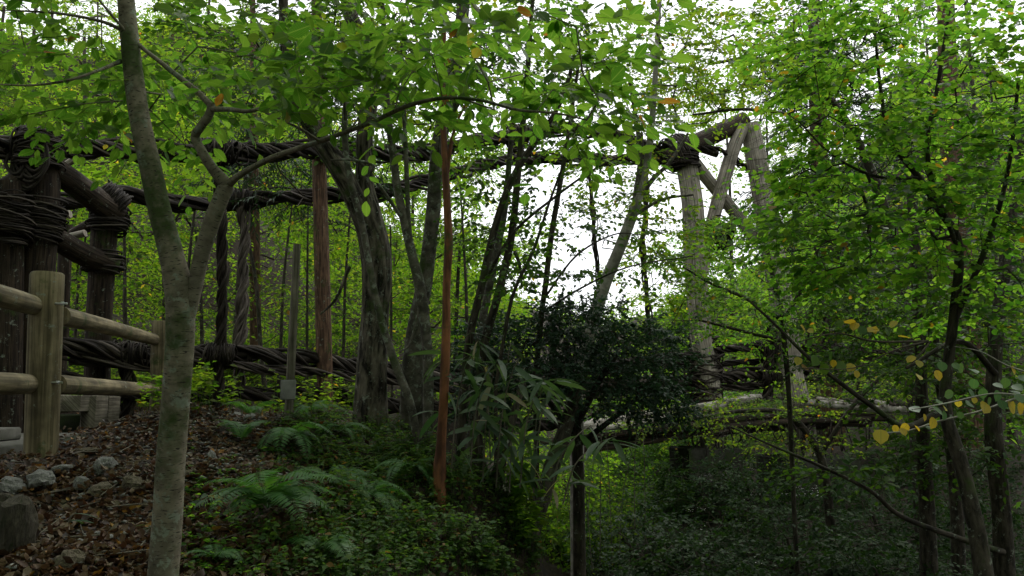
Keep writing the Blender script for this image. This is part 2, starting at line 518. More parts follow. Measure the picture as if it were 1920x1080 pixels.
TP = {}
TP['rhomb'] = (np.array([(0, 0, 0), (.3, .45, .07), (0, 1, -.06), (-.3, .45, .07)], float), np.array([(0, 1, 2), (0, 2, 3)]))
TP['ovate'] = (np.array([(0, 0, 0), (.24, .22, .05), (.29, .52, .06), (0, 1, -.1), (-.29, .52, .06), (-.24, .22, .05), (0, .5, -.01)], float),
               np.array([(0, 1, 6), (1, 2, 6), (2, 3, 6), (3, 4, 6), (4, 5, 6), (5, 0, 6)]))
TP['round'] = fan([(0, 0, 0), (.3, .10, .05), (.46, .38, .06), (.38, .70, .03), (0, 1.0, -.08), (-.38, .70, .03), (-.46, .38, .06), (-.3, .10, .05)], (0, .45, -.02))
_ml = []
for i, (ang, l) in enumerate([(-150, .12), (-110, .42), (-80, .24), (-50, .75), (-25, .34), (0, 1.0), (25, .34), (50, .75), (80, .24), (110, .42), (150, .12)]):
    a = math.radians(ang)
    _ml.append((math.sin(a) * l * .8, .25 + math.cos(a) * l * .75, -.09 * l))
TP['maple'] = fan(_ml, (0, .25, 0))
V, T = [], []
NS = 8
for i in range(NS + 1):
    y = i / NS
    V.append((0, y, -.10 * y * y))
for s in (1, -1):
    b0 = len(V)
    for i in range(NS):
        y = i / NS
        w = .29 * math.sin(PI * min(1, (y + .06) * .98) ** .8) ** .85
        V.append((s * w * .86, y + .06, .05 - .1 * y * y + .012))
        V.append((s * w, y + .125, .045 - .1 * y * y - .012))
    for i in range(NS):
        a, c = b0 + 2 * i, b0 + 2 * i + 1
        t = [(i, a, i + 1), (a, c, i + 1)]
        if i < NS - 1:
            t.append((c, b0 + 2 * i + 2, i + 1))
        T += t if s > 0 else [(x[0], x[2], x[1]) for x in t]
TP['horn'] = (np.array(V), np.array(T))
V, T = [], []
for i in range(7):
    y = i / 6
    w = .085 * (math.sin(PI * min(1, y * .93 + .05)) ** .6) if 0 < i < 6 else .008
    z = -.32 * y * y
    V += [(-w, y * .96, z + .015), (0, y * .96, z), (w, y * .96, z + .015)]
for i in range(6):
    a = 3 * i
    T += [(a, a + 1, a + 4), (a, a + 4, a + 3), (a + 1, a + 2, a + 5), (a + 1, a + 5, a + 4)]
TP['sasa'] = (np.array(V), np.array(T))
V = np.array([(0, 0, .08), (.22, .25, .20), (.27, .6, .10), (.06, .92, .30), (-.22, .62, .26), (-.20, .25, .08), (0, .5, -.03)], float)
TP['curl'] = (V, TP['ovate'][1])
TP['blade'] = (np.array([(-.03, 0, 0), (.03, 0, 0), (.035, .5, .05), (-.035, .5, .05), (0, 1, -.12)], float), np.array([(0, 1, 2), (0, 2, 3), (3, 2, 4)]))
TP['needle'] = (np.array([(0, 0, 0), (.10, .35, .03), (.05, .7, 0), (0, 1, -.05), (-.05, .7, 0), (-.10, .35, .03)], float), np.array([(0, 1, 5), (1, 2, 4), (1, 4, 5), (2, 3, 4)]))

def leaf_axes(d, n):
    d = unit(d)
    s = unit(np.cross(d, n))
    n2 = np.cross(s, d)
    return s, d, n2

def leaf_cloud(mb, tp, p, d, n, size, wid=1.0):
    V, T = TP[tp]
    s, d, n2 = leaf_axes(d, n)
    size = np.broadcast_to(np.asarray(size, float), (len(p),))
    W_ = (V[None, :, 0:1] * wid * s[:, None] + V[None, :, 1:2] * d[:, None] + V[None, :, 2:3] * n2[:, None]) * size[:, None, None] + p[:, None]
    k = len(V)
    TT = T[None] + (np.arange(len(p)) * k)[:, None, None]
    U = np.tile(V[:, :2] + (.5, 0), (len(p), 1))
    mb.add(W_.reshape(-1, 3), None, TT.reshape(-1, 3), U)

_tmesh = {}
def leaf_mesh(tp, mat):
    k = (tp, mat.name)
    if k not in _tmesh:
        V, T = TP[tp]
        _tmesh[k] = raw_mesh('leaf', V, [T], mat, V[:, :2] + (.5, 0))
    return _tmesh[k]

def leaf_objects(parent, tp, mat, p, d, n, size, name='leaf'):
    me = leaf_mesh(tp, mat)
    s, d, n2 = leaf_axes(d, n)
    size = np.broadcast_to(np.asarray(size, float), (len(p),))
    pb = BASE[parent.name] if parent else np.zeros(3)
    out = []
    for i in range(len(p)):
        o = bpy.data.objects.new(name, me)
        COL.objects.link(o)
        o.parent = parent
        m = np.eye(4)
        m[:3, 0] = s[i] * size[i]; m[:3, 1] = d[i] * size[i]; m[:3, 2] = n2[i] * size[i]
        m[:3, 3] = p[i] - pb
        o.matrix_basis = Matrix(m.tolist())
        out.append(o)
    return out

# ------------------------------------------------------------------ trees
def grow(roots, targets, step, rng, jit=.10, zpen=.5):
    n0 = len(roots)
    cap = n0 + len(targets) * 40
    N = np.zeros((cap, 3)); N[:n0] = roots
    par = np.full(cap, -1)
    cnt = n0
    d0 = np.array([np.min(np.linalg.norm(roots - t, axis=1)) for t in targets])
    for ti in np.argsort(d0):
        t = targets[ti]
        q = N[:cnt]
        dd = np.linalg.norm(q - t, axis=1) + zpen * np.maximum(0, q[:, 2] - t[2])
        i = int(np.argmin(dd))
        L = np.linalg.norm(q[i] - t)
        k = int(min(24, max(1, round(L / step))))
        a = q[i].copy()
        side = rng.normal(size=3) * L * .06
        prev = i
        for j in range(1, k + 1):
            f = j / k
            pt = a + (t - a) * f
            if j < k:
                pt = pt + rng.normal(size=3) * jit * step + (side + np.array([0, 0, .09 * L])) * math.sin(PI * f)
            N[cnt] = pt; par[cnt] = prev; prev = cnt; cnt += 1
    return N[:cnt], par[:cnt], n0

def branches(mb, N, par, n0, rtip, rmax, expo=.45, ns=5):
    n = len(N)
    tips = np.zeros(n); kids = [[] for _ in range(n)]
    for i in range(n0, n):
        kids[par[i]].append(i)
    for i in range(n - 1, n0 - 1, -1):
        if not kids[i]: tips[i] = 1
        if par[i] >= 0: tips[par[i]] += tips[i]
    rad = np.minimum(rmax, rtip * np.maximum(tips, 1) ** expo)
    starts = []
    for i in range(n):
        ks = kids[i]
        if not ks: continue
        mc = max(ks, key=lambda c: tips[c])
        for c in ks:
            if c != mc or i < n0: starts.append((i, c))
    for s, c in starts:
        ch, rs = [N[s]], [rad[c]]
        while True:
            ch.append(N[c]); rs.append(rad[c])
            if not kids[c]: break
            c = max(kids[c], key=lambda q: tips[q])
        rs[-1] *= .5
        tube(mb, np.array(ch), np.array(rs), ns if max(rs) > .012 else 4, cap=False)
    return tips

def sprays(N, par, tips, n0, rng, spec, axis):
    """flattened leafy twigs round the outer nodes of the branches"""
    idx = np.array([i for i in range(n0, len(N)) if tips[i] <= spec.get('maxtips', 2)])
    if len(idx) == 0: return None
    nt = spec.get('twigs', 2)
    idx = np.repeat(idx, nt)
    p = N[idx]
    e = unit(N[idx] - N[par[idx]])
    out = p - axis(p)
    out[:, 2] = 0
    d = e * spec.get('along', .7) + unit(out) * .35 + rng.normal(size=p.shape) * spec.get('spread', .6)
    d[:, 2] = d[:, 2] * spec.get('flat', .35) - spec.get('droop', .12)
    d = unit(d)
    tl = spec['twig'] * rng.uniform(.55, 1.25, len(p))
    m = spec.get('leaves', 7)
    n = unit(np.array([0, 0, 1.0]) + rng.normal(size=p.shape) * spec.get('tilt', .3))
    s = unit(np.cross(d, n))
    lp, ld, ln, ls = [], [], [], []
    for j in range(m):
        f = (j + .6) / m
        q = p + d * (tl * f)[:, None]
        q[:, 2] -= spec.get('sag', .15) * tl * f * f
        sd = 1 if j % 2 else -1
        if j == m - 1: sd = 0
        dirv = d * .75 + s * sd * .8 + rng.normal(size=p.shape) * .22
        dirv[:, 2] -= spec.get('ldroop', .22)
        lp.append(q + rng.normal(size=p.shape) * .01 * spec['size'] * 5); ld.append(dirv)
        ln.append(n + rng.normal(size=p.shape) * spec.get('ntilt', .35))
        ls.append(spec['size'] * rng.uniform(.6, 1.2, len(p)))
    ends = p + d * tl[:, None]
    ends[:, 2] -= spec.get('sag', .15) * tl
    return np.concatenate(lp), np.concatenate(ld), np.concatenate(ln), np.concatenate(ls), p, ends

def prisms(mb, a, b, r):
    d = unit(b - a)
    ref = np.where(np.abs(d[:, 2:3]) > .9, np.array([[1.0, 0, 0]]), np.array([[0, 0, 1.0]]))
    u = unit(np.cross(d, ref)); v = np.cross(d, u)
    R = []
    for q, rr in ((a, r), (b, r * .5)):
        for k in range(3):
            an = 2 * PI * k / 3
            R.append(q + (math.cos(an) * u + math.sin(an) * v) * rr)
    V = np.stack(R, 1)
    Q = np.array([(0, 1, 4, 3), (1, 2, 5, 4), (2, 0, 3, 5)])
    QQ = Q[None] + (np.arange(len(a)) * 6)[:, None, None]
    mb.add(V.reshape(-1, 3), QQ.reshape(-1, 4))

def ell(rng, c, r, n):
    v = unit(rng.normal(size=(n, 3))) * rng.uniform(.15, 1, (n, 1)) ** (1 / 2.2)
    return np.asarray(c) + v * np.asarray(r)

def limb_path(pts, n=6):
    W_ = np.array([list(P(a, b, d)) + [w / 2 / F * d] for a, b, d, w in pts])
    c = catmull(W_, n)
    return c[:, :3], np.maximum(c[:, 3], .002)

def tree(name, label, limbs, blobs=(), spec=None, barkm='dark', limbm=None, cat='tree', group=None, seed=1, step=.3, rtip=.003, big=0,
         world=False, avoid=(), rough=.08, ns=12, rmax=None, ground=True, extra=None, rs=(2.5, 3)):
    rng = np.random.default_rng(seed)
    paths = []
    for L in limbs:
        paths.append((L[0], L[1]) if world else limb_path(L))
    p0 = paths[0][0]
    b = p0[0].copy()
    if ground:
        b[2] = min(b[2], float(H(b[0], b[1])))
    t = thing(name, label, cat, b, group)
    for i, (p, r) in enumerate(paths):
        if i == 0 and ground and p[0][2] > b[2] - .05:
            p = np.vstack([b - (0, 0, .15), p]); r = np.concatenate([[r[0] * 1.15], r])
        mb = MB()
        tube(mb, p, r, ns if i == 0 else max(6, ns - 3), rough, rs, cap=True, seed=seed + i)
        mb.build('trunk' if i == 0 else 'limb', M[barkm] if i == 0 else M[limbm or barkm], t)
    if blobs:
        tg = []
        for bl in blobs:
            if world:
                c, r, n = bl
            else:
                px, py, d, rx, ry, rd, n = bl
                c, r = P(px, py, d), (rx / F * d, rd, ry / F * d)
            tg.append(ell(rng, c, r, n))
        tg = np.concatenate(tg)
        roots = np.concatenate([q[0][max(0, len(q[0]) // 3 if i == 0 else 1):] for i, q in enumerate(paths)])
        N, par, n0 = grow(roots, tg, step, rng)
        mb = MB()
        tips = branches(mb, N, par, n0, rtip, rmax or paths[0][1].max() * .6)
        ax = paths[0][0].mean(0)
        res = sprays(N, par, tips, n0, rng, spec, lambda q: ax)
        lp, ld, ln, ls, ta, tb = res
        if spec.get('twiggeo', True):
            prisms(mb, ta, tb, rtip * .6)
        mb.build('branches', M[limbm or spec.get('twigm', 'twig')], t)
        if avoid:
            px, py, d = project(lp)
            ok = np.ones(len(lp), bool)
            for x0, y0, x1, y1 in avoid:
                ok &= ~((px > x0) & (px < x1) & (py > y0) & (py < y1) & (rng.random(len(lp)) < .74))
            lp, ld, ln, ls = lp[ok], ld[ok], ln[ok], ls[ok]
        keep = np.ones(len(lp), bool)
        if big:
            px, py, d = project(lp)
            sz = np.where((d > .8) & (px > -10) & (px < 1930) & (py > -10) & (py < 1090), ls / np.maximum(d, .5), 0)
            top = np.argsort(-sz)[:big]
            top = top[sz[top] > 0]
            leaf_objects(t, spec['tp'], M[spec['mat']], lp[top], ld[top], ln[top], ls[top])
            keep[top] = False
        if keep.any():
            mb = MB()
            leaf_cloud(mb, spec.get('tp2', spec['tp']), lp[keep], ld[keep], ln[keep], ls[keep])
            mb.build('crown', M[spec['mat']], t, kind='stuff', smooth=False)
    return t

exec_parts = []
# ================================================================== THE SETTING
def build_ground():
    u = np.linspace(-1, 1, 261)
    g = np.sinh(u * 6.2) / math.sinh(6.2) * 600
    X, Y = np.meshgrid(g, g + 4, indexing='ij')
    Z = H(X, Y)
    n = len(u)
    i = np.arange(n - 1)[:, None]; j = np.arange(n - 1)[None]
    Q = np.stack([i * n + j, (i + 1) * n + j, (i + 1) * n + j + 1, i * n + j + 1], -1).reshape(-1, 4)
    V = np.stack([X, Y, Z], -1).reshape(-1, 3)
    me = raw_mesh('forest_floor', V, [Q], M['soil'], V[:, :2])
    return tag(new_obj('forest_floor', me), None, None, None, 'structure')
floor = build_ground()

def build_path():
    mb = MB()
    a = P(41, 828, 5.45)
    z = a[2] - .02
    box(mb, (-4.55, 5.3, z - .1), (2.35, 4.4, .2), rotz(.12), .02)
    mb.build('path', M['paving'], kind='structure', smooth=False)
    mb = MB()
    box(mb, (-4.75, 5.95, z + .045), (2.0, .35, .1), rotz(.12), .015)
    mb.build('path_kerb', M['paving'], kind='structure', smooth=False)
build_path()

def build_river():
    x = np.linspace(-30, 30, 40); y = np.linspace(0, 1, 30)
    V, n = [], len(x)
    z = float(P(1070, 1050, 17.5)[2]) - .1
    mb = MB()
    Vx = np.array([(-60, 12, z), (60, 12, z), (60, 34, z), (-60, 34, z)], float)
    mb.add(Vx, [(0, 1, 2, 3)])
    mb.build('river', M['water'], kind='structure')
    return z
RZ = build_river()

# ------------------------------------------------------------------ rocks
def rock_mesh(seed, sub=3, rough=.28, flat=.7):
    import bmesh
    bm = bmesh.new()
    bmesh.ops.create_icosphere(bm, subdivisions=sub, radius=1)
    me = bpy.data.meshes.new('rock')
    bm.to_mesh(me); bm.free()
    V = np.array([v.co[:] for v in me.vertices])
    q = V * 1.1 + seed * 7.7
    V = V * (1 + rough * fbm(q, 3))[:, None]
    cell = np.round(V * 2.2 + .35 * fbm(V * .9 + seed, 2)[:, None]) / 2.2
    V = V * .62 + cell * .38
    V[:, 2] *= flat
    me.vertices.foreach_set('co', V.astype(np.float32).ravel())
    me.update()
    return me
ROCKS = [rock_mesh(s) for s in range(1, 7)]
def rock(name, label, px, py, wpx, hpx, mat, seed, sink=.25, group=None, yaw=None):
    g = G1(px, py)
    d = (g - CAM) @ FWD
    me = ROCKS[seed % 6].copy()
    me.materials.clear(); me.materials.append(M[mat])
    o = new_obj(name, me, None, g + (0, 0, hpx / F * d * (.5 - sink)))
    w = wpx / F * d / 2
    o.scale = (w, w * .8, hpx / F * d / 2 / .62)
    rg = random.Random(seed)
    o.rotation_euler = (rg.uniform(-.25, .25), rg.uniform(-.25, .25), yaw if yaw is not None else rg.uniform(0, 6))
    return tag(o, label, 'rock', group)
for a in [('boulder', 'brown mossy boulder standing at the lower edge of the bank beside the flat pale stone', 22, 1045, 80, 140, 'rockm', 1),
          ('boulder', 'dark brown boulder lying on top of the big mossy boulder below the path', 8, 975, 60, 60, 'rockm', 4),
          ('rock', 'pale whitish rock above the brown boulder at the edge of the leaf bank', 20, 938, 52, 34, 'rock', 2),
          ('rock', 'pale grey ridged rock just right of the whitish rock in the leaf litter', 73, 930, 62, 32, 'rock', 3),
          ('rock', 'large rounded striped grey rock in the middle of the leaf litter below the fence', 195, 888, 50, 36, 'rock', 5),
          ('rock', 'flat grey rock between the fence post and the rounded striped rock', 118, 899, 46, 15, 'rock', 6),
          ('rock', 'rough grey rock below the flat grey rock on the leaf bank', 152, 920, 32, 30, 'rock', 7),
          ('rock', 'long brown rock lying against the left side of the birch trunk', 252, 928, 56, 32, 'rockb', 8),
          ('rock', 'brown layered rock left of the long rock by the birch trunk', 192, 940, 48, 24, 'rockb', 9),
          ('rock', 'flat tan stone half buried at the bottom of the leaf bank', 130, 1070, 58, 44, 'rockb', 10),
          ('rock', 'small round bluish white stone low on the leaf bank', 158, 1018, 19, 20, 'rock', 11),
          ('rock', 'small pointed grey stone beside the round bluish white stone', 178, 1016, 24, 15, 'rock', 12),
          ('rock', 'square tan stone just right of the birch trunk', 350, 902, 32, 16, 'rockb', 13),
          ('rock', 'small round tan stone behind the rounded striped rock', 274, 856, 18, 18, 'rockb', 14),
          ('rock', 'pale upright stone on the leaf bank near the tall fern', 396, 868, 22, 24, 'rock', 15),
          ('rock', 'pale slab stone at the crest of the leaf bank behind the birch', 362, 778, 22, 9, 'rock', 16),
          ('rock', 'wide pale slab stone at the crest left of the wooden stake', 438, 781, 34, 9, 'rock', 17),
          ('rock', 'broken grey stone beside the slab at the crest of the bank', 468, 792, 26, 12, 'rock', 18),
          ('rock', 'flat brown stone lying on the leaves above the striped rock', 165, 855, 46, 14, 'rockb', 19),
          ('rock', 'white flat stone on the leaves just below the fence post', 113, 852, 20, 7, 'rock', 20),
          ('rock', 'pale tan stone in the herbs right of the birch and below the square stone', 384, 928, 20, 14, 'rockb', 21),
          ('rock', 'thin grey slab on edge in front of the long brown rock', 152, 948, 34, 12, 'rock', 22)]:
    rock(a[0], a[1], *a[2:])
for k, (px, py, w) in enumerate([(1060, 1050, 40), (1085, 1075, 36), (1140, 893, 44), (1185, 900, 50), (1228, 888, 36), (1072, 1020, 26)]):
    d = 19 if py > 950 else 25
    p = P(px, py, d)
    me = ROCKS[k % 6].copy(); me.materials.clear(); me.materials.append(M['rock'])
    o = new_obj('river_boulder', me, None, p)
    w = w / F * d / 2
    o.scale = (w, w, w * .8); o.rotation_euler = (0, 0, k * 1.3)
    tag(o, ['pale boulder in the gorge seen below the bamboo grass', 'pale wet boulder at the bottom of the gorge opening', 'pale grey boulder behind the thin stems below the deck logs',
            'broad pale boulder under the deck left of the concrete footing', 'whitish boulder nearest the left concrete footing', 'small pale boulder above the others in the gorge opening'][k], 'boulder', 'pale boulders in the river gorge')

# gravel: nobody could count it
def gravel():
    rng = np.random.default_rng(5)
    N = 2000; px = rng.uniform(0, 540, N); py = rng.uniform(770, 1080, N)
    px = np.where(rng.random(N) < .35, rng.uniform(220, 500, N), px)
    py = np.where(px > 330, 770 + (py - 770) * .5, py)
    g = G(px, py, 12)
    k = ~np.isnan(g[:, 0]); g = g[k]
    d = (g - CAM) @ FWD
    k = (d < 8); g, d = g[k], d[k]
    for mi, mat in enumerate(('rock', 'rockb')):
        mb = MB()
        for q in g[mi::2]:
            s = rng.uniform(.008, .024) * (1.5 if rng.random() < .12 else 1)
            V = np.array([(1, 0, 0), (.3, .8, 0), (-.8, .6, .1), (-.9, -.5, 0), (.2, -.9, .1), (.1, .1, .6), (0, 0, -.6)]) * (1 + .35 * rng.normal(size=(7, 3)) * .6)
            a = rng.uniform(0, 6.28); V = (V * (s, s * .8, s * .7)) @ rotz(a).T + q + (0, 0, s * .3 + .012)
            T = [(0, 1, 5), (1, 2, 5), (2, 3, 5), (3, 4, 5), (4, 0, 5), (1, 0, 6), (2, 1, 6), (3, 2, 6), (4, 3, 6), (0, 4, 6)]
            mb.add(V, None, T)
        mb.build('gravel', M[mat], kind='stuff', smooth=False)
gravel()

def leaf_litter():
    rng = np.random.default_rng(9)
    n = 15000
    px = rng.uniform(-40, 900, n); py = rng.uniform(765, 1120, n)
    dens = np.where(px < 440, 1, np.clip(1 - (px - 440) / 300, .10, 1))
    k = rng.random(n) < dens
    g = G(px[k], py[k], 14)
    g = g[~np.isnan(g[:, 0])]
    g[:, 2] += rng.uniform(.004, .03, len(g))
    g = g[~((g[:, 0] < -3.32 - .12 * (g[:, 1] - 5.2)) & (g[:, 1] > 3.2) & (g[:, 1] < 7.3))]
    n = len(g)
    d = rng.normal(size=(n, 3)) * (1, 1, .3)
    nn = np.array([0, 0, 1.0]) + rng.normal(size=(n, 3)) * .55
    s = rng.uniform(.026, .062, n)
    X, Y, D = project(g)
    key = np.where((X > 0) & (X < 1920) & (Y > 0) & (Y < 1080), s / D, 0)
    top = np.argsort(-key)[:280]
    leaf_objects(floor, 'curl', M['L_dead'], g[top], d[top], nn[top], s[top], 'fallen_leaf')
    keep = np.ones(n, bool); keep[top] = False
    mb = MB()
    leaf_cloud(mb, 'curl', g[keep], d[keep], nn[keep], s[keep], 1.1)
    mb.build('leaf_litter', M['L_dead'], kind='stuff', smooth=False)
leaf_litter()

# ================================================================== LOG FENCE
def log_fence():
    a = P(85, 850, 5.2)
    t = thing('log_fence', 'pale round log fence with two rails and bolted posts beside the leaf bank', 'fence', a)
    def post(px0, y0, px1, y1, d, w, d2=None):
        p = np.array([P(px0, y0, d), P(px1, y1, d)])
        pts = catmull(np.vstack([p[0] - (0, 0, .2), p[0], p.mean(0), p[1]]), 5)
        r = np.full(len(pts), w / 2 / F * d)
        pts = np.vstack([pts, pts[-1] + (0, 0, .012)]); r = np.concatenate([r, [r[-1] * .9]])
        mb = MB(); tube(mb, pts, r, 28, .012, (1.5, 2), True, 3)
        return mb.build('post', M['rail'], t)
    post(77, 835, 89, 515, 5.2, 58)
    post(298, 780, 303, 604, 9.2, 34)
    off = P(-205, 890, 3.55)
    mb = MB(); tube(mb, np.array([off + (0, 0, -.3), off + (0, 0, 1.1)]), .1, 24); mb.build('post', M['rail'], t)
    def rail(p, w):
        p = [P(*q) for q in p]
        d = [(q - CAM) @ FWD for q in p]
        mb = MB(); pts = catmull(np.array(p), 6)
        tube(mb, pts, .063 * w, 22, .012, (1.5, 2), True, 8)
        return mb.build('rail', M['rail'], t)
    rail([(112, 592, 5.35), (200, 613, 6.9), (290, 637, 9.15)], 1.05)
    rail([(105, 721, 5.35), (200, 726, 6.9), (290, 731, 9.15)], 1.05)
    rail([(-200, 505, 3.6), (0, 555, 4.45), (60, 572, 5.1)], 1.0)
    rail([(-200, 714, 3.6), (0, 719, 4.45), (52, 720, 5.1)], 1.0)
    for px, py in ((115, 569), (106, 717)):
        p = P(px, py, 5.15)
        mb = MB()
        tube(mb, np.array([p + (-.04, 0, 0), p + (.035, .005, 0)]), .007, 8)
        tube(mb, np.array([p + (.0, 0, 0), p + (.014, 0, 0)]), .015, 6)
        mb.build('bolt', M['metal'], t, smooth=False)
log_fence()

def wooden_stake():
    b = P(541, 785, 6.1)
    t = thing('wooden_stake', 'tall grey squared wooden stake with a small plate standing at the crest of the bank', 'stake', b)
    top = P(557, 457, 6.1)
    mb = MB()
    ax = unit(top - b); L = np.linalg.norm(top - b)
    pts = np.array([b - ax * .2 + ax * (L + .2) * f for f in np.linspace(0, 1, 12)])
    tube(mb, pts, np.linspace(.036, .029, 12), 4, .02, (1, 3), True, 2)
    mb.build('post', M['stake'], t, smooth=False)
    mb = MB(); c = P(540, 731, 6.02); box(mb, c, (.115, .02, .15), None, .006); mb.build('plate', M['plate'], t, smooth=False)
wooden_stake()

# ================================================================== VINE BRIDGE
bridge = thing('vine_bridge', 'rope bridge of dark twisted vines and logs hung between lashed timber towers', 'bridge', P(75, 830, 8.6))
_sid = [0]
def rope(pts, R, ns, rs, pitch, name='cable', mat='vine', parent=None, loose=0, sub=True, n=9, wob=.32):
    """a cable of twisted vine strands along a path of (px, py, depth)"""
    parent = parent or bridge
    ns = int(ns * 1.6); rs = rs * .62; pitch = pitch * 1.25; loose = loose + 1
    path = catmull(np.array([P(*q) for q in pts]), n)
    L = np.concatenate([[0], np.cumsum(np.linalg.norm(np.diff(path, axis=0), axis=1))])
    m = int(max(12, L[-1] / (pitch / 9)))
    f = np.linspace(0, L[-1], m)
    path = np.stack([np.interp(f, L, path[:, k]) for k in range(3)], -1)
    t, nn, b = frames(path)
    _sid[0] += 1
    rng = np.random.default_rng(_sid[0])
    path = path + (fbm(np.stack([f * .9, f * 0 + _sid[0] * 3.1, 0 * f], -1), 2) * R * .5)[:, None] * np.array([0, 0, 1.0])
    core = MB(); tube(core, path, R * .62, 7, .2, (2, 4), True, _sid[0])
    c = core.build(name, M[mat], parent)
    for k in range(ns + loose):
        lo = k >= ns
        ph = 2 * PI * k / ns + rng.uniform(-.5, .5)
        pt = pitch * rng.uniform(.85, 1.3) * (2.2 if lo else 1)
        q = np.stack([f * 2.2, np.full(m, k * 5.3 + _sid[0]), np.zeros(m)], -1)
        rr = R * (1 + wob * fbm(q, 2)) * (1.45 if lo else 1)
        an = ph + 2 * PI * f / pt + .5 * fbm(q * .6 + 9, 2)
        s = path + (np.cos(an) * rr)[:, None] * nn + (np.sin(an) * rr)[:, None] * b
        rad = rs * rng.uniform(.45, 1.4) * (1 + .18 * fbm(q * 2.1 + 4, 2))
        mb = MB(); tube(mb, s, rad, 6, 0, cap=True)
        mb.build('vine_strand', M['vinepale' if rng.random() < .15 else mat], c)
    return c

def lashing(c, ax, R, h, turns, rs, seed, parent=None, mat='vine', strands=3, name='lashing', messy=.26):
    ax = unit(np.array(ax, float)); c = np.array(c, float)
    strands = strands * 2 + 3; rs = rs * .5; turns = max(3, turns - 1)
    u = unit(np.cross(ax, [0.3, .9, .2])); v = np.cross(ax, u)
    rng = np.random.default_rng(seed)
    mb = MB(); mp = MB()
    for s in range(strands):
        m = turns * 16
        f = np.linspace(0, 1, m)
        an = 2 * PI * turns * f + s * 2.1 + .3 * rng.normal()
        q = np.stack([f * turns * 1.3, np.full(m, s * 3.7 + seed), np.zeros(m)], -1)
        rr = R * (1 + messy * fbm(q, 2)) + rs * s * .3
        z = (f - .5) * h * (1 if s % 2 == 0 else -1) + h * .26 * fbm(q * 1.7 + 5, 2)
        pts = c + (np.cos(an) * rr)[:, None] * u + (np.sin(an) * rr)[:, None] * v + z[:, None] * ax
        tube(mp if s % 4 == 1 else mb, pts, rs * rng.uniform(.7, 1.2), 5, cap=True)
    o = mb.build(name, M[mat], parent or bridge)
    mp.build('vine_strand', M['vinepale'], o)
    return o

def timber(pts, mat, name='tower_post', ns=18, rough=.05, parent=None, seed=1, down=0):
    p, r = limb_path(pts, 6)
    if down:
        p = np.vstack([p[0] - (0, 0, down), p]); r = np.concatenate([[r[0]], r])
    mb = MB(); tube(mb, p, r, ns, rough, (2, 1.2), True, seed)
    return mb.build(name, M[mat], parent or bridge, smooth=True)

# left tower
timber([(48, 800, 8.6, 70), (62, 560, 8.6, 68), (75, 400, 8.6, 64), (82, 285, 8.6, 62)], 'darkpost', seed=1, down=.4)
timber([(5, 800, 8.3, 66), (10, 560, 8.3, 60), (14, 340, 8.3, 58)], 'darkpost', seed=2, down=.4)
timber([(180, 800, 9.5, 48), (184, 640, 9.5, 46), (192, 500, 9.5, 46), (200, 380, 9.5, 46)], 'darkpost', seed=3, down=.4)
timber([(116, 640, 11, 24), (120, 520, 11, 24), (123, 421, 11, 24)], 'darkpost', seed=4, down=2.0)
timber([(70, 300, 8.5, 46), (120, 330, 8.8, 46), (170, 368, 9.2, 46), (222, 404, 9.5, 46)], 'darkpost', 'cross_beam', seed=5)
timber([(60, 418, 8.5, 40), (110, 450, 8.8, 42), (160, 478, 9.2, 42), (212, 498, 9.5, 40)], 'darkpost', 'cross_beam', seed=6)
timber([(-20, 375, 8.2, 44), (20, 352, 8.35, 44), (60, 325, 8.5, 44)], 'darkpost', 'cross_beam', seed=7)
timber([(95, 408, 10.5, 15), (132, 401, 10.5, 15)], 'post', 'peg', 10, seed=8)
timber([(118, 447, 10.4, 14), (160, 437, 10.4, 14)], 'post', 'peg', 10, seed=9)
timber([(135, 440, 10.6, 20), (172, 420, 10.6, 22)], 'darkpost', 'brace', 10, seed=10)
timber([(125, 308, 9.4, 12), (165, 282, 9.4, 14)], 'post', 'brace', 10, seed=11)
def mid(a, b): return P(*a), (P(*b) - P(*a))
for i, (a, ax, R, h, tn) in enumerate([((74, 285, 8.55), (0, .1, 1), .205, .30, 6), ((72, 268, 8.55), (1, .25, 0), .14, .36, 6), ((70, 415, 8.55), (0, 0, 1), .215, .32, 7),
                                       ((14, 415, 8.25), (0, 0, 1), .19, .4, 6), ((207, 380, 9.5), (.6, .4, -.5), .165, .26, 6), ((204, 412, 9.5), (0, 0, 1), .175, .24, 6),
                                       ((193, 492, 9.5), (0, 0, 1), .175, .22, 6), ((85, 440, 8.7), (.8, .2, -.35), .17, .22, 4)]):
    lashing(P(*a), ax, R, h, tn, .022, 20 + i, strands=4)
for k in range(9):   # loose loops hanging off the tower head
    rng = np.random.default_rng(60 + k)
    x0 = rng.uniform(15, 55); x1 = x0 + rng.uniform(8, 45)
    y0 = rng.uniform(275, 305); dp = rng.uniform(30, 75)
    pts = catmull(np.array([P(x0, y0, 8.4), P(x0 - 6, y0 + dp * .6, 8.35), P((x0 + x1) / 2, y0 + dp, 8.3), P(x1 + 4, y0 + dp * .5, 8.35), P(x1, y0 - 10, 8.4)]), 6)
    mb = MB(); tube(mb, pts, .02, 5); mb.build('vine_loop', M['vine'], bridge)

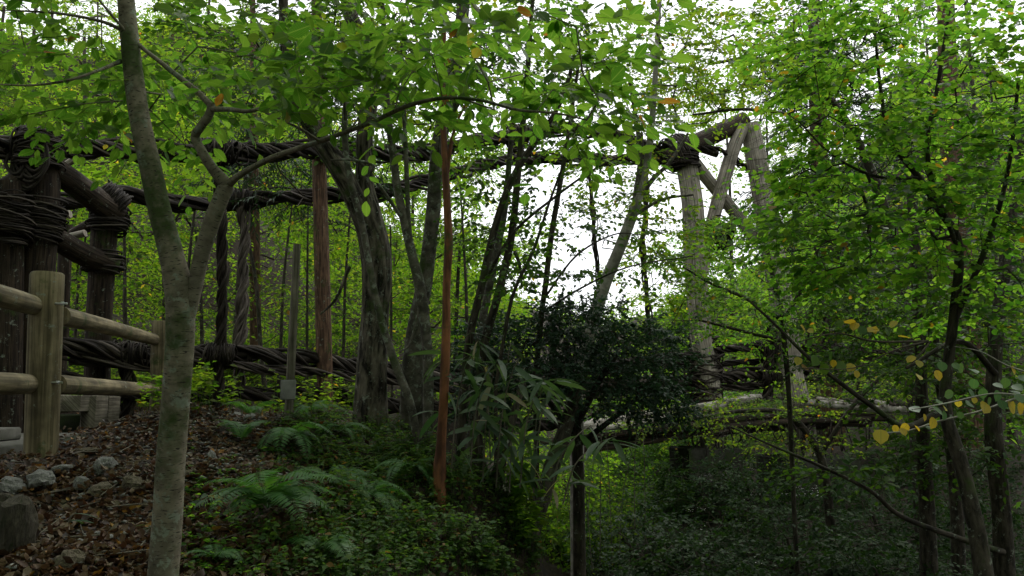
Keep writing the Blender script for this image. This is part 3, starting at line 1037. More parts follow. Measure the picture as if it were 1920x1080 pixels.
# long cables
C1 = [(-80, 268, 8.0), (0, 274, 8.4), (110, 277, 8.8), (250, 283, 9.2), (400, 290, 9.8), (560, 285, 10.6), (650, 283, 11.2), (760, 291, 11.9), (870, 270, 12.8), (980, 250, 13.4), (1060, 246, 13.7), (1160, 262, 14.0), (1268, 292, 14.3)]
rope(C1, .088, 7, .04, .8, loose=2)
rope([(20, 372, 9.5), (110, 376, 10), (230, 369, 10.4), (330, 377, 10.8), (420, 379, 11.2), (520, 375, 11.7), (620, 366, 12.2), (690, 364, 12.6), (780, 346, 13.2), (900, 312, 14.2), (1000, 298, 14.7), (1120, 300, 15), (1285, 305, 15.2)], .075, 6, .04, .75, loose=2)
rope([(30, 376, 9.9), (110, 392, 10.1), (180, 372, 10.3), (260, 360, 10.5), (340, 372, 10.8)], .03, 3, .025, .7, wob=.5)
rope([(-40, 642, 8.6), (110, 655, 9), (200, 660, 9.3), (290, 667, 9.6), (360, 661, 9.9), (520, 671, 10.6), (670, 690, 11.4), (760, 700, 11.8), (900, 720, 12.6), (1070, 724, 13.2), (1200, 722, 13.6), (1310, 716, 14), (1440, 702, 14.5), (1540, 690, 15)], .085, 6, .042, .7, loose=2)
rope([(130, 676, 9.1), (290, 686, 9.5), (360, 681, 9.8), (520, 692, 10.4), (670, 704, 11.3), (900, 735, 12.4), (1080, 738, 13.2), (1310, 729, 14), (1440, 719, 14.4), (1540, 708, 14.8)], .045, 4, .028, .6, loose=2)
rope([(100, 714, 9), (290, 735, 9.5), (360, 737, 9.8), (560, 742, 10.7), (665, 748, 11.4), (800, 768, 12), (950, 790, 12.6), (1065, 802, 13)], .075, 5, .034, .65, loose=2)
rope([(800, 692, 12.6), (1000, 692, 13.2), (1270, 669, 13.8), (1360, 657, 14.1), (1440, 651, 14.4), (1520, 655, 14.8), (1600, 658, 15.2), (1690, 667, 15.8), (1820, 684, 16.6)], .055, 5, .034, .7, loose=2)
rope([(900, 708, 13), (1290, 684, 14.1), (1440, 677, 14.6), (1590, 672, 15.2), (1690, 676, 15.8), (1820, 694, 16.6)], .04, 4, .028, .6, loose=2)
# hanging vines between the cables
rope([(408, 285, 9.8), (415, 400, 9.85), (418, 520, 9.9), (413, 650, 9.9), (409, 760, 9.9)], .045, 4, .03, .55, 'hanger')
rope([(452, 366, 11.2), (458, 460, 11.1), (452, 600, 10.8), (449, 742, 10.5)], .055, 4, .038, .5, 'hanger', 'vinepale')
rope([(233, 660, 9.4), (238, 700, 9.4), (240, 740, 9.45), (235, 800, 9.5)], .07, 5, .03, .5, 'hanger')
rope([(1447, 590, 14.2), (1444, 660, 14.3), (1438, 750, 14.4)], .07, 5, .04, .5, 'hanger')
rope([(1546, 565, 15), (1550, 610, 15), (1546, 660, 15)], .05, 4, .03, .5, 'hanger')
rope([(1309, 640, 14.1), (1318, 690, 14.1), (1326, 750, 14.1)], .07, 5, .035, .5, 'hanger')
rope([(1104, 320, 12.5), (1112, 400, 12.5), (1114, 450, 12.5), (1120, 500, 12.6), (1125, 560, 12.6)], .03, 4, .018, .9, 'hanger', wob=.7)
rope([(1200, 250, 12.6), (1210, 380, 12.6), (1206, 470, 12.6), (1213, 560, 12.7), (1220, 630, 12.7)], .035, 4, .022, .8, 'hanger', wob=.6)
for i, (a, ax, R, h) in enumerate([((408, 285, 9.8), (1, .2, 0), .13, .5), ((453, 374, 11.2), (1, .3, 0), .11, .28), ((972, 253, 13.4), (1, .2, 0), .15, .35), ((968, 262, 13.4), (0, 0, 1), .12, .4),
                                   ((245, 664, 9.45), (1, .3, 0), .12, .4), ((412, 665, 9.9), (1, .3, 0), .11, .3), ((449, 672, 10.4), (1, .3, 0), .11, .3), ((1445, 655, 14.4), (1, .2, 0), .14, .4), ((1442, 706, 14.4), (1, .2, 0), .14, .4), ((1560, 660, 15), (1, .2, 0), .12, .5)]):
    lashing(P(*a), ax, R, h, 6, .02, 40 + i)
# right tower
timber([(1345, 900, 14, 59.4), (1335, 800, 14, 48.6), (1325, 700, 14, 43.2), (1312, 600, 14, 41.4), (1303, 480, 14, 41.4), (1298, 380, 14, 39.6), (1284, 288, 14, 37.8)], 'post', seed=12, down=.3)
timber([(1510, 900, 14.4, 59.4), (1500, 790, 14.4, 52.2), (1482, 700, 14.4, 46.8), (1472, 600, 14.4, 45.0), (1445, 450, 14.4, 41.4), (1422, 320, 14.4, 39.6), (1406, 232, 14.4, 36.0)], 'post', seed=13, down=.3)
timber([(1250, 296, 13.9, 30.6), (1290, 275, 14, 34.2), (1340, 252, 14.2, 34.2), (1395, 226, 14.5, 32.4)], 'darkpost', 'cross_beam', seed=14)
timber([(1393, 236, 14.3, 23.4), (1372, 290, 14.25, 25.2), (1340, 400, 14.2, 25.2), (1318, 500, 14.1, 25.2), (1306, 545, 14.1, 23.4)], 'post', 'brace', seed=15)
timber([(1292, 292, 14.1, 23.4), (1330, 340, 14.3, 23.4), (1375, 395, 14.5, 23.4), (1420, 455, 14.6, 23.4)], 'post', 'brace', seed=16)
timber([(1345, 290, 14.3, 12), (1300, 275, 14.2, 12)], 'darkpost', 'peg', 10, seed=17)
rope([(1270, 275, 13.9), (1320, 278, 14), (1360, 285, 14.2), (1420, 330, 14.6), (1480, 355, 15)], .04, 4, .025, .5, wob=.5)
lashing(P(1268, 288, 14), (.85, .2, .45), .25, .28, 6, .028, 71, strands=4)
lashing(P(1278, 300, 14), (0, 0, 1), .25, .25, 4, .028, 72, strands=3)
lashing(P(1345, 440, 14.2), (.3, 0, 1), .22, .4, 6, .028, 73, strands=4)
lashing(P(1322, 690, 14.1), (.05, 0, 1), .24, .9, 9, .028, 74, strands=4)
lashing(P(1322, 745, 14.1), (.05, 0, 1), .26, .3, 4, .03, 75)
# deck
timber([(1060, 803, 12.7, 13), (1130, 794, 12.9, 15), (1215, 776, 13.2, 17), (1330, 763, 13.5, 18), (1400, 749, 13.7, 17), (1425, 746, 13.8, 14)], 'log', 'deck_log', 12, .08, seed=18)
timber([(1110, 806, 12.6, 10), (1180, 796, 12.8, 12), (1250, 784, 13, 11)], 'log', 'deck_log', 12, .08, seed=19)
timber([(1505, 754, 13.9, 12), (1580, 760, 14.2, 14), (1650, 767, 14.5, 14), (1750, 768, 15, 12)], 'log', 'deck_log', 12, .08, seed=20)
rng = np.random.default_rng(33)
for k in range(13):
    y0 = 806 + rng.uniform(0, 22); x0 = rng.uniform(1000, 1180); x1 = x0 + rng.uniform(220, 560)
    f = lambda x: 26 - 46 * np.clip((x - 1060) / 400, 0, 1)
    d0 = 12.8 + rng.uniform(-.2, 1.0)
    timber([(x, y0 + f(x) - 8 + rng.normal() * 2, d0 + (x - 1060) / 400, rng.uniform(9, 15)) for x in np.linspace(x0, x1, 4)], 'darkpost', 'deck_log', 9, .08, seed=100 + k)
for k in range(26):
    x = 1070 + k * 26 + rng.uniform(-6, 6)
    y = 803 - 55 * np.clip((x - 1060) / 350, 0, 1) + (max(0, x - 1500) * .05)
    d = 12.8 + (x - 1060) / 400
    p = P(x, y, d); ang = rng.uniform(-.2, .2)
    mb = MB(); tube(mb, np.array([p + (-.1, -.1, -.02), p + (.25 * math.sin(ang) + .3, 1.6, .05)]), rng.uniform(.03, .055), 8, .05)
    mb.build('deck_slat', M[rng.choice(['log', 'darkpost', 'post', 'darkpost'])], bridge)
for k in range(34):   # drooping vine ends under the deck
    x = rng.uniform(1290, 1700); y = 790 + rng.uniform(-8, 10)
    d = 12.9 + (x - 1060) / 400
    dx, dy = rng.uniform(-30, 30), rng.uniform(25, 75)
    pts = catmull(np.array([P(x, y, d), P(x + dx * .9, y + dy * .7, d - .1), P(x + dx * .4, y + dy, d - .05), P(x - dx * .4, y + dy * .5, d)]), 5)
    mb = MB(); tube(mb, pts, rng.uniform(.008, .018), 5); mb.build('vine_loop', M['vine'], bridge)
# bridge-end timbers behind the fence
for c, s in [((112, 757, 7.6), (.085, .3, .17)), ((141, 757, 7.7), (.22, .3, .16)), ((177, 772, 7.9), (.14, .3, .32)), ((205, 770, 8.2), (.1, .3, .3))]:
    mb = MB(); box(mb, P(*c), s, rotz(.1), .01); mb.build('deck_timber', M['stake'], bridge, smooth=False)
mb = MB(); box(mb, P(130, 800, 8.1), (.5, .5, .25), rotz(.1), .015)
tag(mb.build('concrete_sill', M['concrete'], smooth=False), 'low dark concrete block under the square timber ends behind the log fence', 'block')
tag(timber([(185, 797, 8.4, 14), (245, 791, 8.4, 14)], 'stake', 'loose_log', 10), None)
o = bpy.data.objects['loose_log']; w = BASE['loose_log']; o.parent = None; o.location = w
tag(o, 'short pale round log lying on the leaf bank behind the log fence', 'log')

# concrete footings of the right tower
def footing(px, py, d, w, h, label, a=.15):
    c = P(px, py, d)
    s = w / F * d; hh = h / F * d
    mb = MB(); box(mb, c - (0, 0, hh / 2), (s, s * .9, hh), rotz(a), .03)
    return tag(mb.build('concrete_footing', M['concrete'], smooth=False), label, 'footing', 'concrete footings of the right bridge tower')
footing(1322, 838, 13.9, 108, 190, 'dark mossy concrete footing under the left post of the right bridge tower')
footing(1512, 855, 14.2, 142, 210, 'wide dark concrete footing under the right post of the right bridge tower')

# ================================================================== THE BIRCH IN FRONT
HORN = dict(tp='horn', tp2='horn', size=.064, mat='L_horn', twig=.30, twigs=3, leaves=8, flat=.3, droop=.12, ldroop=.25, tilt=.35, ntilt=.45, sag=.2)
tree('birch_tree', 'near grey barked birch with dark dashes, leaning left and forked beside the log fence',
     [[(302, 1180, 2.95, 57.0), (306, 1080, 2.97, 55.2), (313, 980, 3, 53.4), (320, 860, 3, 52.4), (330, 740, 3, 50.6), (338, 640, 3, 51.5), (337, 560, 3, 51.5), (322, 480, 3, 44.2), (300, 395, 3, 41.4), (284, 320, 3, 39.6), (262, 220, 3, 36.8), (248, 120, 3, 34.0), (238, 20, 3, 31.3), (230, -80, 3, 28.5), (222, -250, 3, 22.1)],
      [(348, 605, 3, 30), (364, 545, 3, 27), (379, 475, 3, 29), (401, 405, 3, 30), (419, 360, 3, 28), (423, 345, 3, 25), (400, 318, 2.98, 20), (382, 290, 2.97, 18), (366, 258, 2.97, 17), (376, 238, 2.95, 16), (392, 215, 2.95, 16), (396, 194, 2.95, 13)],
      [(397, 200, 2.95, 12), (370, 172, 2.97, 11), (330, 140, 3, 10), (295, 112, 3, 8), (262, 85, 3, 7), (215, 35, 2.95, 5), (170, -20, 2.9, 4)],
      [(394, 205, 2.95, 11), (430, 205, 2.9, 9), (470, 208, 2.85, 7), (520, 190, 2.8, 6), (560, 170, 2.75, 4)],
      [(426, 348, 3, 18), (450, 328, 2.97, 12), (505, 298, 2.9, 11), (560, 278, 2.8, 10), (620, 258, 2.7, 9), (700, 228, 2.6, 8), (760, 200, 2.5, 8), (830, 184, 2.45, 7), (900, 188, 2.4, 6), (970, 206, 2.4, 5), (1040, 212, 2.35, 4), (1100, 225, 2.3, 3)],
      [(226, 115, 3, 9), (190, 130, 2.9, 6), (130, 150, 2.8, 5), (60, 160, 2.8, 4), (0, 158, 2.75, 3)],
      [(236, 60, 3, 8), (190, 40, 2.95, 6), (110, 25, 2.9, 5), (30, 20, 2.85, 3)],
      [(600, 265, 2.72, 6), (560, 240, 2.7, 5), (500, 212, 2.7, 4), (480, 205, 2.7, 3)]],
     [(930, 90, 2.5, 250, 100,   .4, 27), (640, 180, 2.6, 190, 70, .3, 18), (540, 60, 3.1, 240, 90, .4, 26), (140, 120, 3.2, 200, 120, .4, 40), (1090, 190, 2.4, 80, 60, .25, 7), (760, 40, 2.8, 150, 60, .3, 12), (330, 210, 3.2, 60, 60, .3, 8)],
     HORN, 'birch', 'birch2', seed=11, step=.16, rtip=.0016, big=300, rough=.035, ns=24, rmax=.006, rs=(2.2, 4))
# ================================================================== MIDDLE TREES
def S(mat='L_round', size=.06, twig=.28, leaves=7, twigs=2, tp='ovate', **k):
    return dict(dict(tp=tp, size=size, mat=mat, twig=twig, twigs=twigs, leaves=leaves), **k)

tree('oak_tree', 'big dark furrowed trunk in mid wood with a thick limb forking left',
     [[(693, 810, 7, 66.2), (697, 700, 7, 55.2), (703, 580, 7, 50.6), (706, 490, 7, 55.2), (694, 415, 7, 49.7), (683, 340, 7.05, 31.3), (684, 250, 7.1, 29.4), (696, 170, 7.2, 27.6), (690, 90, 7.3, 25.8), (655, 20, 7.4, 23.9), (640, -90, 7.5, 18.4)],
      [(692, 440, 7, 40.5), (664, 370, 6.95, 36.8), (630, 305, 6.9, 36.8), (592, 250, 6.9, 33.1), (560, 190, 6.9, 27.6), (540, 110, 7, 22.1), (532, 20, 7, 18.4), (530, -80, 7, 12.9)],
      [(690, 110, 7.25, 16.6), (640, 68, 7.2, 12.9), (580, 66, 7.1, 11.0), (500, 62, 7.1, 7.4)],
      [(655, 500, 7, 7.4), (630, 560, 6.9, 5.5), (600, 590, 6.9, 2.8)]],
     [(600, 60, 7, 260, 100, 1.6, 70), (760, 120, 7.4, 150, 130, 1.5, 40), (480, 190, 7.2, 120, 90, 1.2, 24), (640, 210, 7.2, 120, 60, 1, 16), (560, -330, 7, 480, 200, 2, 70)],  # last blob is unseen crown overhead, added to shade the ground
     S('L_dull', .07, .42, 9, 3), 'furrow', seed=21, ns=44, rough=.11, rtip=.004, rs=(7, 2.2))
tree('cedar_tree', 'straight reddish brown cedar trunk crossed by the vine cables left of the big dark trunk',
     [[(611, 800, 11, 30), (607, 640, 11, 30), (603, 480, 11, 28), (599, 300, 11, 26), (596, 150, 11.1, 23), (594, 0, 11.2, 20), (592, -150, 11.3, 14)]],
     [(540, 300, 11.5, 110, 110, 1.5, 50), (590, 120, 11.3, 130, 120, 1.5, 50), (680, 260, 11.8, 90, 110, 1.2, 30)],
     S('L_cedar', .12, .55, 14, 3, 'needle', droop=.3, ldroop=.4), 'cedar', seed=22, rtip=.004, ns=26, rough=.06, rs=(5, 1.5))
tree('sapling', 'thin grey stem curving left in front of the big dark trunk',
     [[(784, 835, 6, 15), (770, 760, 6, 16), (740, 680, 6, 15), (715, 600, 6, 14), (695, 510, 6, 13), (678, 420, 6, 13), (655, 330, 6, 12), (646, 240, 6, 11), (650, 150, 6, 9), (640, 40, 6, 7)],
      [(690, 330, 6, 6), (700, 310, 6, 6), (660, 300, 5.9, 5), (620, 300, 5.9, 3)]],
     [(640, 120, 6, 150, 110, 1, 30)], S('L_maple', .065, .3, 7), 'grey', seed=23, ns=10)
tree('sapling', 'grey twin stemmed young tree just left of the smooth grey trunk',
     [[(800, 870, 6.2, 21.6), (803, 760, 6.2, 19.8), (801, 650, 6.2, 18.9), (788, 545, 6.2, 21.6), (773, 480, 6.2, 18.0), (757, 410, 6.2, 16.2), (745, 350, 6.2, 15.3), (735, 270, 6.2, 14.4), (726, 200, 6.2, 12.6), (722, 90, 6.2, 10.8), (715, -20, 6.2, 8.1)],
      [(778, 510, 6.2, 11.7), (768, 440, 6.2, 9.9), (764, 370, 6.2, 9.0), (761, 290, 6.2, 9.0), (757, 200, 6.2, 8.1), (752, 60, 6.2, 6.3)],
      [(760, 420, 6.2, 7.2), (720, 360, 6.1, 6.3), (680, 310, 6.0, 5.4), (650, 290, 6, 2.7)],
      [(790, 560, 6.2, 6.3), (770, 640, 6.1, 4.5), (750, 660, 6, 3.6)]],
     [(790, 120, 6.3, 170, 120, 1.2, 44), (850, 260, 6.5, 80, 70, 1, 10)], S('L_maple', .062, .3, 7), 'grey', seed=24, ns=12)
tree('beech_tree', 'smooth pale grey trunk directly behind the orange red stem',
     [[(772, 820, 7.2, 49.3), (773, 700, 7.2, 40.5), (780, 620, 7.2, 35.2), (797, 520, 7.2, 29.0), (812, 400, 7.2, 27.3), (820, 290, 7.2, 26.4), (838, 200, 7.3, 29.9), (858, 100, 7.4, 26.4), (870, 0, 7.5, 22.9), (880, -100, 7.5, 17.6)],
      [(830, 240, 7.3, 12.3), (860, 190, 7.3, 10.6), (900, 120, 7.4, 7.9)]],
     [(880, 70, 7.5, 190, 100, 1.5, 60), (960, 180, 7.6, 110, 60, 1.2, 20), (860, 320, 7.5, 30, 80, .5, 6), (900, -300, 7, 400, 170, 2, 50)], S('L_round', .065, .35, 8), 'grey', seed=25, ns=18, rough=.04)  # last crown blob lies above the view, added to block skylight
tree('red_barked_tree', 'slender bare orange red stem standing between the grey trunks and the bamboo grass',
     [[(824, 880, 5, 24), (827, 830, 5, 18), (830, 780, 5, 17), (834, 700, 5, 17), (837, 600, 5, 16), (837, 550, 5, 15), (839, 500, 5, 16), (841, 462, 5, 17), (839, 400, 5, 15), (835, 320, 5, 14), (832, 250, 5, 12), (829, 200, 5, 12), (830, 120, 5, 10), (834, 30, 5, 8), (836, -60, 5, 6)],
      [(838, 330, 5, 8), (846, 270, 5, 7), (856, 232, 5, 5), (880, 180, 5, 4)]],
     [(860, 60, 5, 130, 80, .8, 22)], S('L_horn', .06, .25, 6), 'red', seed=26, ns=16, rough=.06, rtip=.0025)
for k, (lb, L, bl) in enumerate([
    ('dark slender stem leaning right from the bamboo grass into the top of the picture gap',
     [[(862, 860, 6.4, 20), (868, 760, 6.4, 17), (880, 640, 6.4, 16), (902, 540, 6.4, 15), (922, 450, 6.4, 14), (947, 367, 6.4, 13), (980, 300, 6.4, 12), (1020, 245, 6.4, 10), (1060, 170, 6.4, 8), (1085, 60, 6.4, 6)],
      [(900, 545, 6.4, 7), (960, 440, 6.3, 6), (1040, 370, 6.2, 5), (1110, 320, 6.1, 4), (1170, 290, 6, 3)]], [(1040, 130, 6.5, 120, 90, 1, 26), (930, 330, 6.5, 90, 60, .8, 14)]),
    ('dark upright stem with a slight bend left of the leaning pale stem',
     [[(890, 880, 6.8, 22), (898, 760, 6.8, 19), (905, 660, 6.8, 17), (932, 560, 6.8, 16), (952, 480, 6.8, 16), (962, 420, 6.8, 14), (970, 340, 6.8, 13), (980, 240, 6.8, 12), (990, 120, 6.8, 10), (1000, -20, 6.8, 7)],
      [(965, 470, 6.8, 8), (975, 500, 6.8, 6), (978, 540, 6.8, 3)]], [(1000, 80, 6.8, 130, 90, 1, 26), (940, 400, 6.9, 60, 80, .6, 12)]),
    ('pale grey stem rising behind the bamboo grass among the dark slender stems',
     [[(885, 880, 7.4, 22), (890, 720, 7.4, 18), (905, 600, 7.4, 16), (925, 500, 7.4, 15), (945, 400, 7.4, 13), (955, 300, 7.4, 11), (965, 180, 7.4, 9)]], [(960, 210, 7.4, 100, 80, .9, 14), (890, 420, 7.4, 50, 80, .6, 12)]),
    ('thin straight bluish stem leaning right alone against the white sky',
     [[(1005, 700, 7, 11), (1015, 590, 7, 11), (1023, 533, 7, 11), (1033, 447, 7, 11), (1050, 347, 7, 10), (1061, 280, 7, 9), (1075, 190, 7, 7), (1090, 80, 7, 5)],
      [(1020, 560, 7, 5), (1080, 480, 6.9, 4), (1150, 440, 6.9, 3), (1200, 440, 6.9, 2)],
      [(1018, 585, 7, 5), (1090, 540, 6.9, 4), (1180, 500, 6.8, 3), (1300, 480, 6.8, 2)]], [(1070, 140, 7, 110, 90, .9, 22), (1110, 480, 7, 140, 80, .7, 34), (1090, 360, 7, 130, 80, .8, 24)]),
    ('very thin bent stem crossing the white sky right of the dark stems',
     [[(930, 720, 6, 7), (960, 560, 6, 7), (1000, 470, 6, 6), (1030, 380, 6, 5), (1060, 300, 6, 4)]], [(1060, 270, 6, 60, 60, .5, 14), (970, 460, 6, 70, 110, .5, 24)])]):
    tree('sapling', lb, L, bl, S('L_dull', .055, .3, 8, 2, ntilt=.6, maxtips=3), ['dark', 'dark', 'grey', 'dark', 'dark'][k], seed=30 + k, ns=10, rtip=.0022)
tree('beech_tree', 'pale grey trunk leaning right against the white sky, forked high up beside the bridge tower',
     [[(1080, 700, 9, 26), (1112, 600, 9, 25), (1135, 530, 9, 24), (1160, 470, 9, 22), (1185, 405, 9, 20), (1200, 360, 9, 17), (1212, 310, 9, 14), (1222, 230, 9, 12), (1230, 120, 9, 10), (1236, 0, 9, 8)],
      [(1188, 400, 9, 13), (1195, 350, 9, 12), (1200, 300, 9, 10), (1195, 240, 9, 8), (1180, 150, 9, 6)],
      [(1196, 375, 9, 11), (1225, 335, 9, 9), (1255, 305, 9, 7), (1290, 250, 9, 5)],
      [(1180, 410, 9, 8), (1240, 375, 9, 6), (1300, 365, 8.9, 4)]],
     [(1180, 90, 9, 220, 110, 2, 110), (1330, 110, 9, 130, 110, 1.6, 60), (1150, 330, 9.2, 90, 100, .8, 44), (1220, 450, 9.2, 100, 130, .8, 70), (1130, 250, 8.8, 110, 40, .7, 20), (1130, -240, 9.5, 300, 140, 1.5, 50)],  # final blob: unseen high crown added to darken the slope below
     S('L_maple', .065, .42, 9, 3, maxtips=3), 'pale', 'grey', seed=41, ns=14, rough=.04)
tree('maple_tree', 'olive green maple hanging its fine leaves over the top of the right bridge tower',
     [[(1720, 800, 11, 30), (1700, 600, 11, 26), (1660, 400, 11, 20), (1600, 250, 10.8, 15), (1520, 150, 10.5, 11), (1420, 110, 10.2, 8), (1330, 120, 10, 5)],
      [(1600, 250, 10.8, 10), (1500, 220, 10.4, 8), (1400, 205, 10, 6), (1300, 215, 9.7, 4)]],
     [(1390, 140, 10, 170, 70, 1.6, 90), (1300, 70, 10, 170, 70, 1.6, 60), (1430, 180, 9.6, 70, 40, .7, 24), (1250, 190, 9.4, 80, 40, .7, 18), (1380, -260, 11, 330, 160, 2, 80)],  # final blob: crown out of view, added to shade the lower right
     S('L_maple', .062, .35, 9, 3, tp='maple', tp2='ovate', droop=.1), 'dark', avoid=[(1245, 238, 1450, 400)], seed=42, rtip=.003)

# dark evergreen shrub in the middle
tree('evergreen_shrub', 'dense dark bluish green shrub with tiny leaves at the foot of the sky opening',
     [[(1085, 900, 7.5, 22), (1080, 800, 7.5, 20), (1070, 700, 7.5, 16), (1060, 640, 7.5, 10)],
      [(1080, 800, 7.5, 14), (1120, 720, 7.4, 12), (1160, 660, 7.3, 8)],
      [(1082, 820, 7.5, 12), (1020, 740, 7.4, 10), (980, 670, 7.3, 7)],
      [(1090, 830, 7.5, 12), (1180, 760, 7.4, 9), (1230, 700, 7.3, 6)]],
     [(1080, 625, 7.5, 150, 62, .8, 210), (990, 680, 7.3, 120, 80, .8, 130), (1190, 670, 7.4, 110, 70, .7, 150), (1110, 735, 7.2, 190, 50, .7, 120), (930, 740, 7.2, 80, 80, .6, 80), (920, 650, 7.4, 70, 60, .6, 50), (1240, 740, 7.3, 70, 50, .6, 50)],
     S('L_dark', .042, .2, 12, 3, 'ovate', spread=.8, flat=.8, maxtips=3), 'dark', cat='shrub', seed=43, step=.16, rtip=.0025)

# ================================================================== RIGHT-HAND TREES
tree('round_leaved_tree', 'tall light green tree with small round leaves filling the right side',
     [[(1852, 1120, 5.2, 36), (1832, 1000, 5.3, 31), (1802, 870, 5.4, 26), (1772, 760, 5.5, 22), (1788, 600, 5.6, 18), (1797, 460, 5.6, 15), (1757, 388, 5.6, 13), (1724, 334, 5.6, 11), (1670, 263, 5.6, 9), (1653, 180, 5.6, 7), (1640, 60, 5.6, 5)],
      [(1775, 765, 5.5, 15), (1700, 800, 5.3, 12), (1640, 765, 5.2, 10), (1564, 709, 5.1, 8), (1511, 666, 5.0, 7), (1453, 608, 5, 5), (1400, 560, 5, 4)],
      [(1790, 600, 5.6, 12), (1850, 460, 5.5, 10), (1890, 320, 5.4, 8), (1910, 150, 5.4, 6)],
      [(1797, 470, 5.6, 9), (1740, 300, 5.4, 8), (1760, 150, 5.4, 7), (1780, 20, 5.4, 5)],
      [(1724, 334, 5.6, 7), (1640, 330, 5.4, 6), (1560, 290, 5.3, 4), (1500, 230, 5.2, 3)]],
     [(1720, 130, 5.6, 260, 170, 1.0, 190), (1690, 330, 5.6, 250, 120, .9, 120), (1860, 300, 5.6, 120, 260, .9, 90), (1560, 260, 5.5, 150, 120, .8, 60), (1640, 470, 5.6, 220, 80, .8, 80), (1860, 560, 5.6, 110, 90, .7, 40), (1530, 420, 5.5, 130, 120, .8, 60), (1560, 60, 5.7, 150, 80, .8, 50)],
     S('L_round', .047, .32, 9, 3, 'round', maxtips=2, tilt=.25, flat=.2), 'dark', 'dark', avoid=[(1225, 230, 1452, 390)], seed=51, step=.2, rtip=.0026, big=300)
tree('maple_tree', 'young maple with thin dark branches spreading in front of the right tower post',
     [[(1490, 980, 9, 9), (1480, 760, 9, 9), (1467, 600, 9, 10), (1457, 555, 9, 9), (1437, 463, 9, 7), (1411, 400, 9, 5)],
      [(1467, 605, 9, 9), (1520, 510, 8.9, 7), (1545, 430, 8.9, 5)],
      [(1466, 600, 9, 9), (1400, 560, 8.8, 7), (1330, 530, 8.7, 5), (1280, 500, 8.6, 3)],
      [(1470, 640, 9, 8), (1390, 620, 8.8, 6), (1310, 600, 8.7, 4)]],
     [(1430, 470, 9, 150, 120, 1, 110), (1400, 600, 8.8, 160, 50, .9, 60), (1560, 540, 9, 130, 110, 1, 60), (1330, 520, 8.8, 90, 60, .7, 22)],
     S('L_round', .052, .32, 9, 4, 'ovate', maxtips=2), 'dark', avoid=[(1245, 230, 1448, 400)], seed=52, step=.25, rtip=.0025, big=120)
tree('maple_tree', 'low yellowing maple spreading flat sprays over the deck logs',
     [[(1560, 1010, 11, 18), (1540, 860, 11, 15), (1480, 780, 10.9, 11), (1400, 770, 10.7, 8), (1300, 785, 10.5, 5)],
      [(1540, 850, 11, 10), (1600, 760, 10.8, 8), (1660, 700, 10.6, 5)]],
     [(1400, 770, 10.6, 170, 40, .9, 60), (1580, 720, 10.8, 130, 60, .8, 50), (1280, 800, 10.6, 120, 25, .7, 24), (1500, 830, 10.8, 140, 30, .7, 26)],
     S('L_maple', .06, .35, 9, 3, 'maple'), 'dark', seed=53, rtip=.0025)
for k, (lb, L, bl) in enumerate([
    ('dark straight trunk low on the right behind the round leaved tree', [[(1742, 1120, 7.5, 34), (1738, 960, 7.5, 28), (1730, 800, 7.5, 24), (1725, 640, 7.5, 20), (1715, 450, 7.5, 20), (1700, 250, 7.5, 12)]],
     [(1700, 560, 7.8, 190, 110, 1, 70), (1760, 700, 7.8, 150, 80, 1, 50)]),
    ('thick dark trunk at the lower right corner with a long bare branch reaching left',
     [[(1885, 1130, 6.6, 40), (1878, 960, 6.6, 33), (1862, 800, 6.6, 30), (1868, 640, 6.7, 24), (1890, 450, 6.8, 22), (1915, 250, 6.9, 14)],
      [(1880, 1035, 6.5, 13), (1815, 1015, 6.2, 11), (1694, 970, 5.9, 9), (1640, 926, 5.8, 8), (1598, 902, 5.8, 7), (1525, 868, 5.7, 6), (1444, 834, 5.7, 4), (1370, 800, 5.6, 2)],
      [(1866, 700, 6.6, 12), (1800, 640, 6.3, 10), (1700, 690, 6.0, 6)]],
     [(1850, 620, 6.9, 120, 120, 1, 60), (1790, 850, 6.9, 120, 60, .9, 30), (1560, 880, 6.2, 100, 25, .5, 8)]),
    ('slim dark stem between the two thick trunks low on the right', [[(1800, 1120, 8.5, 26), (1790, 900, 8.5, 22), (1760, 700, 8.5, 16), (1740, 480, 8.5, 10)]], [(1650, 640, 8.8, 160, 110, 1, 60), (1880, 760, 8.8, 110, 90, 1, 40)])]):
    tree('dark_trunked_tree', lb, L, bl, S('L_dull', .065, .4, 9, 4), 'dark', seed=60 + k, ns=14, rtip=.003)
tree('cedar_tree', 'dark cedar behind the light green leaves at the right edge',
     [[(1830, 800, 16, 50), (1800, 500, 16, 44), (1780, 200, 16, 36), (1770, -100, 16, 26)]],
     [(1800, 420, 16, 200, 240, 2.5, 160), (1640, 420, 17, 130, 200, 2, 80), (1600, 90, 17, 160, 120, 2, 70)], S('L_cedar', .2, .9, 14, 4, 'needle', droop=.3, ldroop=.4), 'cedar', seed=70, step=.5, rtip=.006)
tree('cedar_tree', 'dark cedar crown showing above the right bridge tower',
     [[(1560, 760, 19, 40), (1540, 400, 19, 34), (1530, 100, 19, 26), (1525, -60, 19, 16)]],
     [(1535, 200, 19, 70, 160, 1.5, 80), (1500, 400, 19, 90, 120, 1.6, 60)], S('L_cedar', .2, .9, 14, 4, 'needle', droop=.3, ldroop=.4), 'cedar', seed=71, step=.5, rtip=.006)

